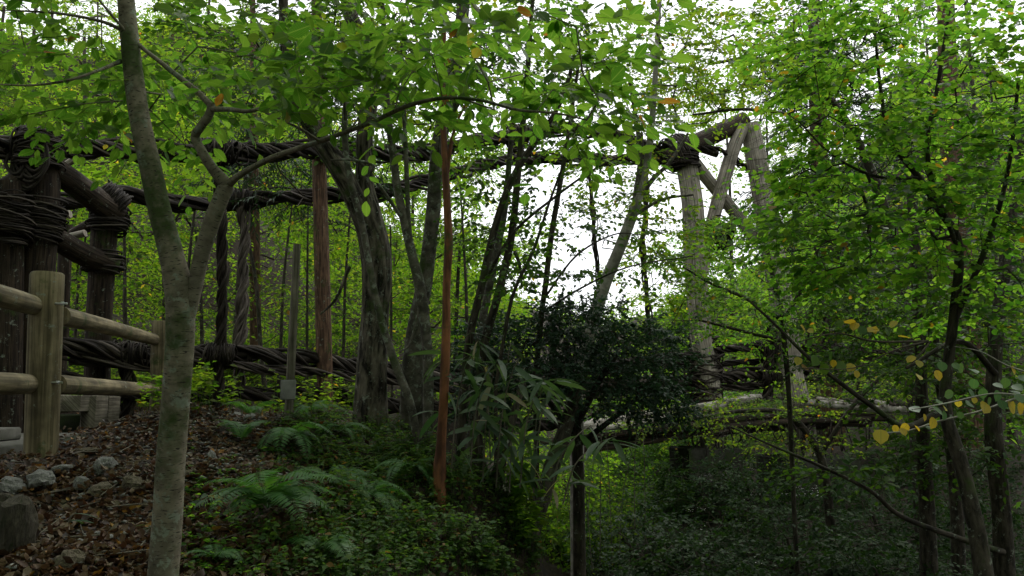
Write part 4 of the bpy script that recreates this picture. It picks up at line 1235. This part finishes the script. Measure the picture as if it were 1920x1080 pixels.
for k, (px, py, d, rx, ry, lb) in enumerate([
    (1180, 1010, 9.5, 110, 70, 'dark green shrub at the left end of the shady slope under the deck'), (1330, 980, 10.5, 130, 70, 'dark green shrub in front of the left concrete footing'),
    (1480, 1010, 9.5, 140, 80, 'dark green shrub in front of the wide concrete footing'), (1640, 960, 11, 120, 90, 'dark green shrub right of the wide concrete footing'),
    (1640, 1060, 8, 140, 50, 'low dark shrub beneath the long bare branch at the lower edge'), (1290, 1070, 8, 140, 50, 'low dark shrub at the lower edge left of the white flowers'),
    (1820, 930, 10, 110, 100, 'dark shrub between the trunks at the lower right'), (1400, 900, 12.5, 90, 50, 'dark leafy shrub filling the gap between the two concrete footings'), (1315, 905, 12.6, 75, 50, 'dark leafy shrub standing right against the left concrete footing'), (1525, 925, 13, 95, 60, 'dark leafy shrub standing right against the wide concrete footing')]):
    b = P(px, py + ry * 1.3, d)
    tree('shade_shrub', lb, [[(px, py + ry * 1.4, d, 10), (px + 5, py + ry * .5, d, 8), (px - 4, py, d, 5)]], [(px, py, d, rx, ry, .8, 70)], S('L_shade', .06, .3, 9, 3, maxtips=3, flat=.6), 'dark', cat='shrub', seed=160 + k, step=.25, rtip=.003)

rgs = np.random.default_rng(95)
for k in range(12):
    x0 = [130, 235, 310, 340, 385, 500, 520, 575, 640, 735, 850, 880][k]
    d = rgs.uniform(11.5, 15)
    ln = rgs.uniform(-40, 40); top = rgs.uniform(330, 440)
    wd = rgs.uniform(5, 10)
    tree('slope_sapling', ['thin dark sapling just right of the left bridge tower', 'thin dark sapling hidden by the near birch trunk', 'slender sapling left of the birch fork', 'slender sapling seen inside the birch fork', 'slender sapling behind the right limb of the birch',
          'slender sapling left of the wooden stake', 'slender sapling directly behind the wooden stake', 'slender sapling between the stake and the reddish trunk', 'slender sapling between the reddish trunk and the big dark trunk', 'slender sapling right of the big dark trunk', 'slender sapling just right of the orange red stem', 'slender sapling behind the pale grey stem'][k],
         [[(x0, 760, d, wd), (x0 + ln * .3, 650, d, wd * .9), (x0 + ln * .5, 540, d, wd * .75), (x0 + ln, 430, d, wd * .55), (x0 + ln * 1.4, top, d, wd * .35)]],
         [(x0 + ln, (430 + top) / 2, d, 75, 75, .8, 18), (x0 + ln * .5, 560, d, 80, 50, .8, 10)], S(['L_lime', 'L_maple'][k % 2], .07, .35, 8, 2, maxtips=2, flat=.25), 'dark', seed=700 + k, ns=7, rtip=.003)

# sprig of broad leaves, each one a leaf of its own
def sprig():
    base = P(2060, 700, 2.9)
    t = thing('broad_leaved_branch', 'thin bare branch with round bluish green and bright yellow leaves at the right edge', 'branch', base)
    rng = np.random.default_rng(81)
    stems = [[(2060, 700, 2.9, 7), (1920, 742, 2.8, 5), (1840, 770, 2.75, 4), (1760, 790, 2.7, 3.5), (1700, 808, 2.65, 3), (1640, 812, 2.6, 2)],
             [(1920, 742, 2.8, 4), (1860, 738, 2.7, 3), (1780, 755, 2.65, 3), (1710, 768, 2.6, 2)],
             [(2000, 715, 2.85, 4), (1900, 690, 2.75, 3), (1840, 660, 2.7, 2), (1790, 650, 2.7, 2)]]
    for s in stems:
        p, r = limb_path(s, 6)
        mb = MB(); tube(mb, p, r, 6); mb.build('stem', M['pale'], t)
    yl = [(1652, 822, 28), (1700, 806, 18), (1716, 806, 14), (1690, 812, 16), (1752, 796, 22), (1675, 805, 14), (1733, 784, 14), (1770, 770, 16), (1846, 770, 26), (1798, 758, 14), (1890, 772, 30), (1910, 774, 28), (1824, 752, 14), (1893, 698, 18), (1752, 706, 20), (1720, 712, 16)]
    gl = [(1710, 776, 22), (1748, 776, 24), (1770, 782, 18), (1815, 770, 20), (1800, 780, 14), (1826, 778, 16), (1790, 748, 20), (1840, 740, 20), (1870, 745, 22), (1900, 735, 22), (1885, 720, 20), (1862, 730, 18), (1814, 740, 20), (1768, 690, 20), (1795, 696, 20), (1820, 704, 20), (1828, 722, 20), (1905, 752, 22), (1735, 806, 14), (1875, 762, 20), (1850, 756, 18), (1915, 715, 20), (1790, 690, 16), (1895, 745, 20), (1760, 760, 16)]
    for lst, mat in ((yl, 'L_yellow'), (gl, 'L_teal')):
        p = np.array([P(x + rng.uniform(-3, 3), y - s * .6, 2.62 + (x - 1640) / 280 * .2 + rng.uniform(-.06, .02)) for x, y, s in lst])
        n = len(lst)
        d = np.array([0.05, -.2, -.8]) + rng.normal(size=(n, 3)) * .4
        nn = np.array([.1, -.9, .6]) + rng.normal(size=(n, 3)) * .35
        leaf_objects(t, 'round', M[mat], p, d, nn, np.array([s * 1.05 / F * 2.7 for _, _, s in lst]))
sprig()
def sprig2():
    t = thing('yellowing_branch', 'dark twig with yellow and pale green leaves hanging before the right tower post', 'branch', P(1700, 600, 4.2))
    for s in [[(1740, 640, 4.3, 6), (1640, 640, 4.2, 4), (1570, 625, 4.1, 3), (1500, 640, 4.1, 2)], [(1740, 640, 4.3, 5), (1680, 655, 4.2, 3), (1600, 690, 4.1, 2), (1500, 690, 4, 2)], [(1745, 640, 4.3, 4), (1720, 670, 4.2, 3), (1700, 690, 4.2, 2)]]:
        p, r = limb_path(s, 6); mb = MB(); tube(mb, p, r, 6); mb.build('stem', M['twig'], t)
    rng = np.random.default_rng(82)
    yl = [(1585, 610, 22), (1605, 612, 18), (1645, 625, 22), (1640, 617, 14), (1685, 640, 22), (1680, 608, 16), (1498, 676, 16), (1600, 690, 18), (1562, 680, 14), (1510, 630, 18), (1715, 675, 18), (1722, 682, 16), (1605, 700, 14), (1515, 622, 12)]
    gl = [(1620, 620, 18), (1690, 618, 16), (1500, 634, 26), (1520, 640, 20), (1575, 606, 16), (1660, 622, 16), (1530, 676, 22), (1545, 690, 20), (1560, 668, 22), (1585, 690, 20), (1512, 694, 16)]
    for lst, mat in ((yl, 'L_yellow'), (gl, 'L_herb')):
        n = len(lst)
        p = np.array([P(x, y - s * .4, 4.12) for x, y, s in lst])
        d = np.array([-.2, -.2, -.7]) + rng.normal(size=(n, 3)) * .5
        nn = np.array([.1, -.6, .9]) + rng.normal(size=(n, 3)) * .35
        leaf_objects(t, 'round', M[mat], p, d, nn, np.array([s * 1.1 / F * 4.1 for _, _, s in lst]))
sprig2()

# ================================================================== HILLSIDE AND FAR TREES
rng = np.random.default_rng(90)
def auto_tree(name, label, x, y, h, r, n, spec, barkm, seed, group, z0=None, lo=.35, step=.7, rtip=.008, lean=0.0, tr=.10, big=0):
    rg = np.random.default_rng(seed)
    z = float(H(x, y)) if z0 is None else z0
    b = np.array([x, y, z])
    pts = np.array([b - (0, 0, .3), b + (lean * .3, 0, h * .3), b + (lean * .6 + rg.normal() * .1, rg.normal() * .1, h * .6), b + (lean, 0, h * .92)])
    path = catmull(pts, 6); rad = np.linspace(tr, tr * .3, len(path))
    bl = []
    for k in range(6):
        f = rg.uniform(lo, 1)
        c = b + np.array([lean * f + rg.normal() * r * .4, rg.normal() * r * .4, h * f])
        q = r * rg.uniform(.55, .9) * (1.15 - .4 * f)
        bl.append((c, (q, q, q * .5), n // 6))
    return tree(name, label, [(path, rad)], bl, spec, barkm, seed=seed, world=True, step=step, rtip=rtip, ground=False, group=group, ns=8)
LIME = S('L_lime', .11, .75, 9, 5, 'rhomb', twiggeo=False, maxtips=4, spread=.8, flat=.5)
MAPL = S('L_maple', .11, .75, 9, 5, 'rhomb', twiggeo=False, maxtips=4, spread=.8, flat=.5)
hill = [(-5.0, 14.5, 5.5, 2.4), (-8.5, 15, 7, 2.8), (-3.0, 16.5, 6, 2.4), (-11.5, 17, 8, 3), (-6.5, 19, 8, 3), (-2.6, 20.5, 6, 2.6), (-14, 22, 9, 3.4), (-10, 23, 9, 3.4), (-5.5, 25, 9, 3.4), (-1.6, 27, 7, 3),
        (-17, 28, 13, 4), (-12, 30, 13, 4), (-7.5, 32, 10, 4), (-3.5, 35, 8, 3.6), (-20, 36, 11, 4.5), (-14, 39, 14, 4.5), (-9, 42, 14, 4.5), (-1.5, 15, 4.0, 1.8), (-1.0, 23.5, 5, 2.2), (-17.5, 19, 9, 3.4)]
for i, (x, y, h, r) in enumerate(hill):
    lime = rng.random() < .62
    auto_tree('hillside_maple', 'yellow green maple of the slope behind the vine cables' if lime else 'mid green maple of the slope behind the vine cables', x, y, h, r, int(120 if y < 24 else 100),
              dict(LIME if lime else MAPL, size=.085 + y * .0022), 'dark', 200 + i, 'maples on the slope behind the cables', lo=.12)
tree('cedar_tree', 'dark cedar behind the vine cables between the birch fork and the reddish trunk',
     [[(480, 760, 15, 22), (478, 500, 15, 20), (476, 250, 15, 16), (474, 0, 15, 10)]],
     [(500, 330, 15, 90, 70, 1.2, 50), (470, 180, 15, 90, 90, 1.3, 45)], S('L_cedar', .16, .7, 14, 3, 'needle', droop=.3, ldroop=.4), 'cedar', seed=72, step=.5, rtip=.005)
for i, (x, y, h, r, d) in enumerate([(4.3, 20, 3.0, 2.0, 0), (7.2, 19, 3.6, 2.2, 0), (6, 24, 4.5, 2.6, 0), (9.5, 22, 5, 2.8, 0), (10.5, 17, 5.5, 2.8, 1), (13.5, 20, 8, 3.4, 1), (8.5, 29, 6, 3.2, 0), (13, 28, 10, 4, 1), (17, 27, 11, 4.2, 1), (3.3, 24, 2.6, 1.8, 0), (12, 36, 12, 4.5, 1), (5.6, 31, 4, 2.8, 0), (9.8, 24.5, 15, 3.6, 1), (14.5, 24, 16, 4, 1), (7.5, 27, 13, 3, 1), (18, 33, 16, 4.5, 1)]):
    auto_tree('riverside_tree', 'mid green leafy tree of the far bank behind the bridge deck' if d == 0 else 'tall green tree of the slope behind the right hand leaves', x, y, h, r, 110, dict(MAPL, size=.09 + y * .002, mat=['L_round', 'L_maple', 'L_lime'][i % 3]), 'dark', 240 + i,
              'trees on the far bank' if d == 0 else 'trees on the right hand slope', lo=.1)
for i, (px, py, d, r) in enumerate([(1035, 960, 13, 1.0), (1080, 930, 15, 1.2), (1020, 900, 16, 1.2), (1150, 960, 15, 1.1), (1210, 930, 17, 1.2), (1060, 850, 18, 1.2), (1180, 860, 19, 1.2), (1110, 985, 13.5, .8)]):
    c = P(px, py, d)
    auto_tree('gorge_shrub', 'bright yellow green bush down in the gorge below the bridge' if px < 1120 else 'dull green bush of the gorge under the deck logs', c[0], c[1], 1.6, r, 60, dict(LIME, size=.09, mat='L_lime' if px < 1120 else 'L_dull'), 'dark', 260 + i, 'bright bushes in the gorge' if px < 1120 else 'dull bushes under the deck', z0=c[2] - 1.2, lo=.2, step=.3, rtip=.004, tr=.04)
tree('conifer', 'small pale feathery conifer seen beside the right tower post far away',
     [[(1262, 700, 26, 8), (1262, 620, 26, 6), (1262, 560, 26, 3)]], [(1258, 625, 26, 50, 40, .9, 40)], S('L_cedar', .2, .6, 10, 2, 'needle'), 'dark', seed=75, step=.4, rtip=.006)
def slope_foliage(n, x0, x1, y0, y1, size, mat, seed, hmax, name='hillside_foliage'):
    rg = np.random.default_rng(seed)
    x = rg.uniform(x0, x1, n); y = rg.uniform(y0, y1, n)
    cl = fbm(np.stack([x * .7, y * .7, x * 0 + seed], -1), 3)
    h = np.clip(.35 + .9 * cl, .05, 1.5) * hmax * rg.uniform(.1, 1, n)
    p = np.stack([x, y, H(x, y) + h], -1)
    X, Y, D = project(p)
    k = (D > 7) & (X > -250) & (X < 2170) & (fbm(p * (.8, .8, 1.9) + seed, 3) > -.22 + .25 * rg.normal(size=len(p)))
    p = p[k]; n = len(p)
    mb = MB()
    leaf_cloud(mb, 'rhomb', p, rg.normal(size=(n, 3)) * (1, 1, .45) - (0, 0, .2), np.array([0, 0, 1.0]) + rg.normal(size=(n, 3)) * .45, size * (.6 + D[k] / 40) * rg.uniform(.6, 1.3, n))
    mb.build(name, M[mat], kind='stuff', smooth=False)
slope_foliage(130000, -34, 1.0, 13, 50, .085, 'L_lime', 501, 2.2)
slope_foliage(70000, -34, 1.0, 12, 50, .085, 'L_maple', 502, 1.6)
slope_foliage(60000, 2.5, 42, 16, 66, .10, 'L_lime', 503, 2.2)
slope_foliage(44000, 2.5, 42, 15, 66, .10, 'L_herb', 504, 1.6)
slope_foliage(26000, -60, 60, 50, 160, .3, 'L_maple', 505, 4)
# unseen trees and bushes added round and behind the camera to shade the bank
for i, (x, y, h, r, lb) in enumerate([(2.3, -1.6, 3.4, 1.5, 'unseen leafy bush added for shade just behind the viewpoint on its right'), (.2, -2.2, 3.4, 1.5, 'unseen leafy bush added for shade straight behind the viewpoint'), (4.2, .2, 4.2, 1.7, 'unseen tall leafy bush added for shade right of the viewpoint'), (-2.0, -1.4, 3.2, 1.4, 'unseen leafy bush added for shade just behind the viewpoint on its left'),
        (6.3, 3.4, 6.5, 2.3, 'unseen leafy young tree added for shade outside the right edge beside the bank'), (8.2, 6.8, 8, 2.7, 'unseen taller leafy tree added for shade outside the right edge above the gorge'), (9.6, 11, 9, 3, 'unseen leafy tree added for shade outside the right edge behind the round leaved tree')]):
    auto_tree('shading_bush' if h < 5 else 'shading_tree', lb, x, y, h, r, 110, S('L_round', .14, .6, 8, 3, 'rhomb', twiggeo=False, maxtips=4, spread=.8, flat=.5), 'dark', 600 + i, None, lo=.08, tr=.06)  # unseen occluders, put in to keep light off the lower right
for i, (x, y, h, r) in enumerate([(-5.2, 5.0, 13, 3.4), (-2, 1.2, 10, 3.0), (-5, -4, 7, 4), (4.5, -5, 7, 4), (-11, -2, 9, 4.2), (12, -2, 9, 4.2), (-3, -9, 9, 4.5), (5, -11, 9, 4.5), (-4.5, -1.5, 9, 3.6), (3.2, -2.5, 9, 3.8), (0, -5.5, 10, 4), (-6.5, 2.5, 9, 3.2), (-8, -7, 11, 4.5), (8, -7, 11, 4.5), (1.0, -11, 11, 4.8), (-12, 4, 10, 4), (11, 5, 10, 4)]):
    auto_tree('shading_canopy_tree', 'unseen leafy tree added for shade over the bank behind the viewpoint', x, y, h, r, 150, S('L_round', .27, 1.1, 8, 3, 'rhomb', twiggeo=False, maxtips=4, spread=.8, flat=.5), 'dark', 280 + i, 'unseen trees added to shade the bank', lo=.18 if y < -2 else (.5 if y < 4.5 else .76), tr=.14)  # unseen canopy added to block sky light from behind and above

# ================================================================== UNDERGROWTH
def fern_frond(L, seed, n=22):
    rg = np.random.default_rng(seed)
    f = np.linspace(0, 1, n)
    y = L * (f * .95); z = L * (.30 * np.sin(f * 2.2) - .50 * f ** 2)
    mb = MB()
    pts = np.stack([0 * f, y, z], -1)
    tube(mb, pts, np.linspace(.0035, .001, n), 4, cap=False)
    t = np.gradient(pts, axis=0); t = unit(t)
    lp, ld, ln, ls = [], [], [], []
    for i in range(2, n):
        w = L * .23 * math.sin(PI * min(1, (f[i] * .9 + .12))) ** .8 + .006
        for k in (0, .5):
            for s in (-1, 1):
                q = pts[i] - t[i] * k * L / n
                lp.append(q); ld.append(np.array([s, 0, -.18 + rg.normal() * .06]) + t[i] * .35); ln.append(np.cross([1, 0, 0], t[i])); ls.append(w * rg.uniform(.9, 1.05))
    leaf_cloud(mb, 'needle', np.array(lp), np.array(ld), np.array(ln), np.array(ls), .72)
    V = np.concatenate(mb.V)
    return raw_mesh('frond', V, [np.concatenate(mb.Q), np.concatenate(mb.T)], M['L_fern'], np.concatenate(mb.U), False)
FR = [fern_frond(1.0, s) for s in range(4)]
def fern(px, py, Lpx, nf, label, yaw0=0, spread=2 * PI, seed=0, lift=.0):
    g = G1(px, py)
    d = (g - CAM) @ FWD
    g = g + (0, 0, .05)
    L = Lpx / F * d
    t = thing('fern', label, 'fern', g)
    rg = random.Random(seed)
    for k in range(nf):
        o = new_obj('frond', FR[k % 4], t, g + (0, 0, .01))
        o.rotation_euler = (rg.uniform(-.3, .3) + lift, rg.uniform(-.25, .25), yaw0 + spread * (k / max(1, nf - 1) - .5) + rg.uniform(-.2, .2))
        s = L * rg.uniform(.75, 1.1)
        o.scale = (s, s, s)
for k, a in enumerate([(500, 985, 185, 15, 'large fern with long arching fronds drooping over the dark hollow below the bank', -2.0, 4.6, .3),
                       (535, 850, 120, 8, 'spreading fern below the wooden stake on the upper bank', -1.6, 4),
                       (452, 850, 90, 5, 'small upright fern on the leaf bank right of the birch', 0, 3, .5),
                       (468, 800, 70, 5, 'little fern at the crest of the bank near the stake', 0, 5, .4),
                       (690, 960, 110, 7, 'drooping fern in the dark herbs in the middle of the slope', -1.2, 4),
                       (600, 1075, 110, 7, 'fern cut by the lower picture edge below the moss cushion', -.5, 4),
                       (400, 1085, 90, 6, 'fern tip rising from the lower edge just right of the birch', 0, 4),
                       (650, 915, 90, 6, 'pale young fern left of the drooping fern', -1.5, 4),
                       (770, 900, 90, 6, 'fern under the orange red stem', -1, 5),
                       (640, 830, 80, 6, 'fern at the foot of the big dark trunk', -1, 5),
                       (585, 790, 80, 6, 'fern just right of the wooden stake base', -1, 5)]):
    fern(*a[:7], seed=k, lift=a[7] if len(a) > 7 else 0)

def culm_plant(name, label, px, py, hpx, nl, size, mat, seed, lean=0.0, cat='bamboo grass', group=None, tp='sasa', d=None, droop=.5, top=.55):
    g = G1(px, py) if d is None else P(px, py, d)
    dd = (g - CAM) @ FWD
    rg = np.random.default_rng(seed)
    h = hpx / F * dd
    pts = catmull(np.array([g - (0, 0, .05), g + (lean * .25, rg.normal() * .03, h * .5), g + (lean * .7, rg.normal() * .06, h * .85), g + (lean * 1.1, rg.normal() * .08, h)]), 6)
    t = thing(name, label, cat, g, group)
    mb = MB(); tube(mb, pts, np.linspace(.006, .003, len(pts)), 6); mb.build('stem', M['stake'], t)
    f = rg.uniform(top, 1, nl)
    i = (f * (len(pts) - 1)).astype(int)
    a = rg.uniform(0, 2 * PI, nl)
    dv = np.stack([np.cos(a), np.sin(a), rg.uniform(-droop * 1.6, .3, nl)], -1)
    leaf_objects(t, tp, M[mat], pts[i], dv, np.array([0, 0, 1.0]) + rg.normal(size=(nl, 3)) * .35, size * rg.uniform(.7, 1.2, nl))
rg0 = random.Random(4)
sasa = [(815, 900, 250, 9, .1, 5.0), (845, 880, 210, 8, .12, 5.1), (880, 900, 190, 12, .1, 5.3), (905, 890, 220, 14, .1, 5.5), (930, 900, 230, 14, .15, 5.4), (955, 910, 220, 14, .1, 5.6), (975, 900, 190, 14, .15, 5.2), (1000, 910, 200, 12, .15, 5.3), (920, 860, 230, 14, -.1, 6), (880, 850, 230, 12, 0, 6.2), (1030, 930, 130, 12, .25, 5.0), (1055, 930, 110, 10, .3, 4.8), (945, 830, 190, 12, .05, 6.4), (1000, 860, 150, 12, .1, 6.1)]
sasa = [(a, b, c, int(n * 1.25), l, d) for a, b, c, n, l, d in sasa]
wh = ['beside the orange red stem', 'right of the orange red stem', 'under the leaning dark stems', 'in the middle of the thicket', 'with long drooping leaves in the thicket', 'before the dark shrub', 'at the front of the thicket', 'at the right end of the thicket', 'behind the front stems', 'behind the orange red stem', 'hanging over the gorge opening', 'farthest right over the gorge opening', 'against the dark shrub foot', 'below the dark shrub']
for k, (px, py, h, nl, ln, d) in enumerate(sasa):
    culm_plant('bamboo_grass', 'tall bamboo grass with long drooping grey green leaves, ' + wh[k], px, py, h, nl, .24, 'L_sasa', 300 + k, ln, group='bamboo grass thicket', d=d, top=.12)
for k, (px, py, h, lb) in enumerate([(115, 1000, 30, 'two bladed green grass seedling in the leaf litter left of the birch'), (268, 1015, 25, 'tiny bamboo seedling at the left foot of the birch'), (380, 975, 40, 'low bamboo seedling with folded leaves just right of the birch'), (430, 975, 50, 'broad bladed bamboo seedling between the birch and the large fern')]):
    culm_plant('bamboo_seedling', lb, px, py, h, 4, .11, 'L_sasa', 330 + k, .02, 'seedling', droop=.1, top=.2)

def herbs(n, poly, size, mat, tp, seed, name, hgt=(.02, .16), dmax=12, kk=5, where=None, flat=.5):
    """low plants: rosettes of leaves standing on the terrain"""
    rg = np.random.default_rng(seed)
    x0, y0, x1, y1 = poly
    px = rg.uniform(x0, x1, n); py = rg.uniform(y0, y1, n)
    if where is not None:
        k = where(px, py, rg); px, py = px[k], py[k]
    g = G(px, py, dmax)
    g = g[~np.isnan(g[:, 0])]
    n = len(g)
    h = rg.uniform(*hgt, n)
    top = g + np.stack([rg.normal(size=n) * .04, rg.normal(size=n) * .04, h], -1)
    mb = MB()
    prisms(mb, g, top, .0018)
    p = np.repeat(top, kk, 0); m = len(p)
    a = rg.uniform(0, 2 * PI, m)
    d = np.stack([np.cos(a), np.sin(a), rg.uniform(-.4, .35, m)], -1)
    p = p - np.array([0, 0, 1.0]) * (rg.uniform(0, .5, m) * np.repeat(h, kk))[:, None]
    leaf_cloud(mb, tp, p, d, np.array([0, 0, 1.0]) + rg.normal(size=(m, 3)) * .35, size * rg.uniform(.5, 1.2, m))
    return mb.build(name, M[mat], kind='stuff', smooth=False)
def wslope(px, py, rg):
    edge = 470 - (py - 780) * .25
    hole = ((px - 545) / 75) ** 2 + ((py - 965) / 65) ** 2 < rg.uniform(.5, 1.3, len(px))
    return (rg.random(len(px)) < np.clip((px - edge) / 160, .02, 1)) & ~hole & (py > 765 + np.clip((px - 480) * .05, 0, 40))
herbs(2300, (340, 765, 1010, 1110), .034, 'L_herb', 'ovate', 401, 'undergrowth', (.02, .16), 10, 6, wslope)
herbs(420, (600, 780, 960, 1100), .042, 'L_herb', 'ovate', 402, 'undergrowth', (.05, .2), 10, 6, wslope)
herbs(700, (420, 765, 900, 900), .14, 'L_herb', 'blade', 403, 'grass', (.01, .05), 10, 6, wslope)
herbs(170, (340, 900, 480, 1090), .035, 'L_round', 'ovate', 404, 'undergrowth', (.02, .07), 8, 5)
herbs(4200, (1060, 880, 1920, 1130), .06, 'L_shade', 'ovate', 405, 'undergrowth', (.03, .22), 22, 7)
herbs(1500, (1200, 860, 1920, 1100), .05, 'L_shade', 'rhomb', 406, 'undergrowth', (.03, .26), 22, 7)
herbs(120, (900, 1000, 1010, 1135), .045, 'L_herb', 'ovate', 409, 'undergrowth', (.02, .1), 12, 6)
herbs(900, (1120, 800, 1300, 1000), .08, 'L_dull', 'rhomb', 417, 'undergrowth', (.1, .6), 40, 7)
herbs(900, (960, 800, 1120, 1060), .08, 'L_lime', 'rhomb', 407, 'undergrowth', (.1, .6), 40, 7)
herbs(2600, (0, 640, 720, 780), .07, 'L_maple', 'rhomb', 408, 'undergrowth', (.05, .4), 40, 7)
def flowers():
    rg = np.random.default_rng(410)
    px = rg.uniform(1290, 1560, 46); py = 880 + np.abs(rg.normal(size=46)) * 60
    g = G(px, py, 20); g = g[~np.isnan(g[:, 0])]
    mb = MB()
    p = np.repeat(g + (0, 0, .35), 9, 0) + rg.normal(size=(len(g) * 9, 3)) * (.07, .07, .012)
    leaf_cloud(mb, 'rhomb', p, rg.normal(size=p.shape) * (1, 1, .1), np.array([0, 0, 1.0]) + rg.normal(size=p.shape) * .2, .026)
    mb.build('white_flowers', M['white'], kind='stuff', smooth=False)
flowers()
def moss_cushion():
    rg = np.random.default_rng(411)
    px = rg.normal(650, 45, 5200); py = rg.normal(965, 50, 5200)
    px[:800] = rg.normal(560, 40, 800); py[:800] = rg.normal(1010, 30, 800)
    g = G(px, py, 10); g = g[~np.isnan(g[:, 0])]
    mb = MB(); n = len(g)
    leaf_cloud(mb, 'rhomb', g + (0, 0, .005), np.array([0, 0, .8]) + rg.normal(size=(n, 3)) * .5, rg.normal(size=(n, 3)), rg.uniform(.012, .028, n))
    mb.build('moss', M['moss'], kind='stuff', smooth=False)
moss_cushion()
def twigs():
    rg = np.random.default_rng(412)
    n = 90
    g = G(rg.uniform(0, 760, n), rg.uniform(790, 1080, n), 10); g = g[~np.isnan(g[:, 0])]
    n = len(g); a = rg.uniform(0, PI, n); L = rg.uniform(.06, .28, n)
    d = np.stack([np.cos(a), np.sin(a), rg.normal(size=n) * .12], -1) * L[:, None]
    q = g + d; q[:, 2] = np.maximum(q[:, 2], H(q[:, 0], q[:, 1]))
    mb = MB(); prisms(mb, g + (0, 0, .035), q + (0, 0, .035), .0045)
    mb.build('fallen_twigs', M['stake'], kind='stuff')
twigs()
def thin_stems():
    rg = np.random.default_rng(420)
    for k, (px, py, hp, ln) in enumerate([(1110, 1060, 260, -.2), (1125, 1050, 330, .1), (1148, 1040, 300, -.1), (1190, 980, 220, .1), (1210, 1000, 260, 0), (1100, 1000, 200, .25), (1075, 1040, 220, -.3), (1160, 1060, 250, .3)]):
        culm_plant('slender_shrub', ['slender bare stemmed shrub leaning left over the gorge', 'tallest slender shrub before the pale boulders', 'slender shrub between two leaning ones under the deck', 'thin shrub left of the concrete footing', 'thin upright shrub nearest the left footing', 'slender shrub leaning right below the bamboo leaves', 'slender shrub leaning far left in the gorge opening', 'slender shrub leaning right over the dark slope'][k],
                   px, py, hp, 26, .055, 'L_dull', 430 + k, ln, 'shrub', 'slender shrubs at the gorge edge', 'ovate', 8.5 + k * .3, .4, .25)
thin_stems()
def leaning_trunk():
    tree('leaning_tree', 'dark bare trunk leaning right over the bright gorge opening below the bamboo grass',
         [[(975, 1090, 6.2, 30), (1000, 990, 6.3, 32), (1030, 890, 6.5, 30), (1065, 790, 6.8, 26), (1090, 700, 7.0, 20)], [(1010, 960, 6.3, 10), (960, 860, 6.3, 8), (930, 800, 6.3, 5)]],
         [(1060, 740, 7, 100, 40, .6, 20)], S('L_dark', .045, .2, 9, 2), 'dark', seed=77, ns=12, ground=False)
    tree('leaning_tree', 'dark forked stump of stems under the bamboo grass left of the leaning trunk',
         [[(930, 1040, 5.9, 34), (925, 960, 5.9, 30), (935, 880, 5.9, 24), (960, 790, 6, 16), (985, 700, 6.1, 10)], [(925, 950, 5.9, 16), (905, 860, 5.9, 12), (895, 760, 5.9, 8)]],
         [(960, 720, 6.1, 70, 40, .4, 14)], S('L_dark', .045, .2, 9, 2), 'dark', seed=78, ns=12, ground=False)
leaning_trunk()

print('TRIS', sum(len(o.data.polygons) for o in bpy.data.objects if o.type == 'MESH'))
